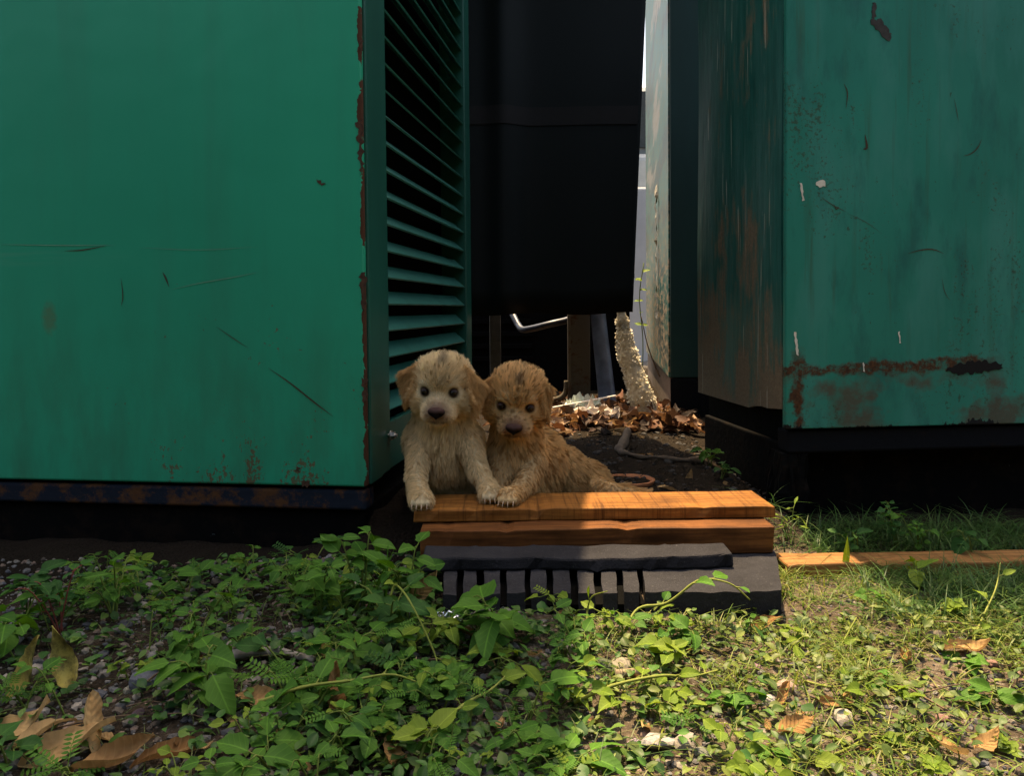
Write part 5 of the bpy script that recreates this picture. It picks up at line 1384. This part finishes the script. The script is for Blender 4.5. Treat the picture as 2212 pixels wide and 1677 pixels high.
twig([G(330,1345,.004), G(420,1350,.008), G(540,1370,.004)], .0014, 'thin twig in the shadow under the cabinet')
twig([G(40,1625,.006), G(120,1600,.010), G(240,1570,.006), G(300,1560,.004)], .0015, 'long thin stalk over the dead leaves at bottom left')
twig([G(820,1535,.004), G(860,1500,.010), G(890,1475,.006), G(900,1440,.01)], .0012, 'pale forked rootlet in the middle weeds', plain('rootlet', (.42,.32,.18), .8))
twig([G(1330,1470,.004), G(1400,1466,.004), G(1450,1470,.003)], .0060, 'flat weathered wood sliver on the sunny edge', plain('sliver', (.30,.22,.14), .9, 0, .3, 60, .5))
twig([atz(1425,3.0,.25), atz(1400,2.98,.36), atz(1385,2.98,.47)], .003, 'dried twig standing beside the leaning pole')
twig([atz(1330,2.9,.115), atz(1230,2.86,.12), atz(1170,2.85,.115)], .003, 'dark thin stick on the leaf litter')
for i in range(14):
    X = rt.uniform(150,2100); Y = rt.uniform(1400,1630); a = rt.uniform(-1,1)*30; twig([G(X,Y,.004), G(X+rt.uniform(30,60),Y+a*.5,.008), G(X+rt.uniform(70,130),Y+a,.004)], rt.uniform(.0007,.0013), 'short broken twig ' + place(X, Y), None, 'short twigs')
foilM = plain('foil', (.75,.75,.76), .18, 1., .05)
x, y = gpt(968, 1368); o = crumple('foil_scrap', (x, y, gzf(x,y)+.012), (.022,.016,.024), foilM, 8); tag(o, 'crumpled shiny silver foil scrap at the left end of the slotted slab', 'foil')
o = weed(at(1388,640,3.3).x, 3.55, .0, 0, 0, 1, 'a', ('ovate',), rw, 'x', 'y') if False else None
SB = empty('sapling', (at(1384,700,3.6).x, 3.6, gzf(.55,3.6))); tag(SB, 'slender green sapling beyond the leaning pole, against the bright slit', 'plant')
geos = []; P = spline([(0,0,0), (.01,0,.25), (-.005,0,.45), (.015,0,.60)], 12); geos.append(tube_geo(P, .0022, 5)); link('stem', join_geo('stem', geos, None, True), stemM, SB)
for i in range(9):
    lf = link('leaf', rt.choice(leaves('b','ovate')), None, SB); a = i*2.4; orient(lf, P[5+i*6//9], Vector((math.cos(a), math.sin(a)*.6, .3)), Vector((0,-.6,1)), rt.uniform(.7,1.2))
# unseen leafy blocker added behind the photographer, closing off the low sky
rh = random.Random(3); geos = []; cs = []
V = []; F = []; nx, nz = 40, 16
for j in range(nz+1):
    for i in range(nx+1): V.append((-9+18*i/nx + rh.uniform(-.1,.1), -2.6 + rh.uniform(-.25,.25) - .5*(j == nz), 3.0*j/nz + rh.uniform(-.1,.1)))
F = [(j*(nx+1)+i, j*(nx+1)+i+1, (j+1)*(nx+1)+i+1, (j+1)*(nx+1)+i) for j in range(nz) for i in range(nx)]
HG = empty('added_hedge', (0, -2.2, 0)); tag(HG, 'tall dark leafy screen added unseen behind the photographer to block low sky', 'added_hedge')
hb = len(V); V2 = [(x, y-.8, z) for x, y, z in V]
link('blocker_core', mesh_of('blocker_core', [(x, y+2.2, z) for x, y, z in V + V2], F + [tuple(k+hb for k in f[::-1]) for f in F]), plain('added_hedge_inner', (.02,.035,.012), .9), HG)
for i in range(5000):
    p = Vector((rh.uniform(-9,9), -.4 + rh.uniform(-.3,.3), rh.uniform(.05,3.5))); s = rh.uniform(.03,.07); a = Vector((rh.gauss(0,1), rh.gauss(0,1), rh.gauss(0,1))).normalized(); b = a.orthogonal().normalized()
    geos.append(([p-a*s, p+b*s*.5, p+a*s, p-b*s*.5], [(0,1,2,3)])); k = rh.uniform(.5,1.3); cs.append((.03*k,.07*k,.02*k))
o = link('blocker_leaves', join_geo('blocker_leaves', geos, cs), vcolmat('added_hedge_leaf', rough=.6, trans=.2), HG); o['kind'] = 'stuff'

# labels: where two or three alike things share a label, say which one
from collections import defaultdict
same = defaultdict(list)
for o in sc.objects:
    if o.parent is None and o.get('label') and o.get('category'): same[o['label']].append(o)
for lab, L in same.items():
    if len(L) in (2, 3):
        L.sort(key=lambda o: o.location.x/max(.3, o.location.y))
        for o, w_ in zip(L, ('left of two', 'right of two') if len(L) == 2 else ('left of three', 'middle of three', 'right of three')): o['label'] = lab + ', ' + w_
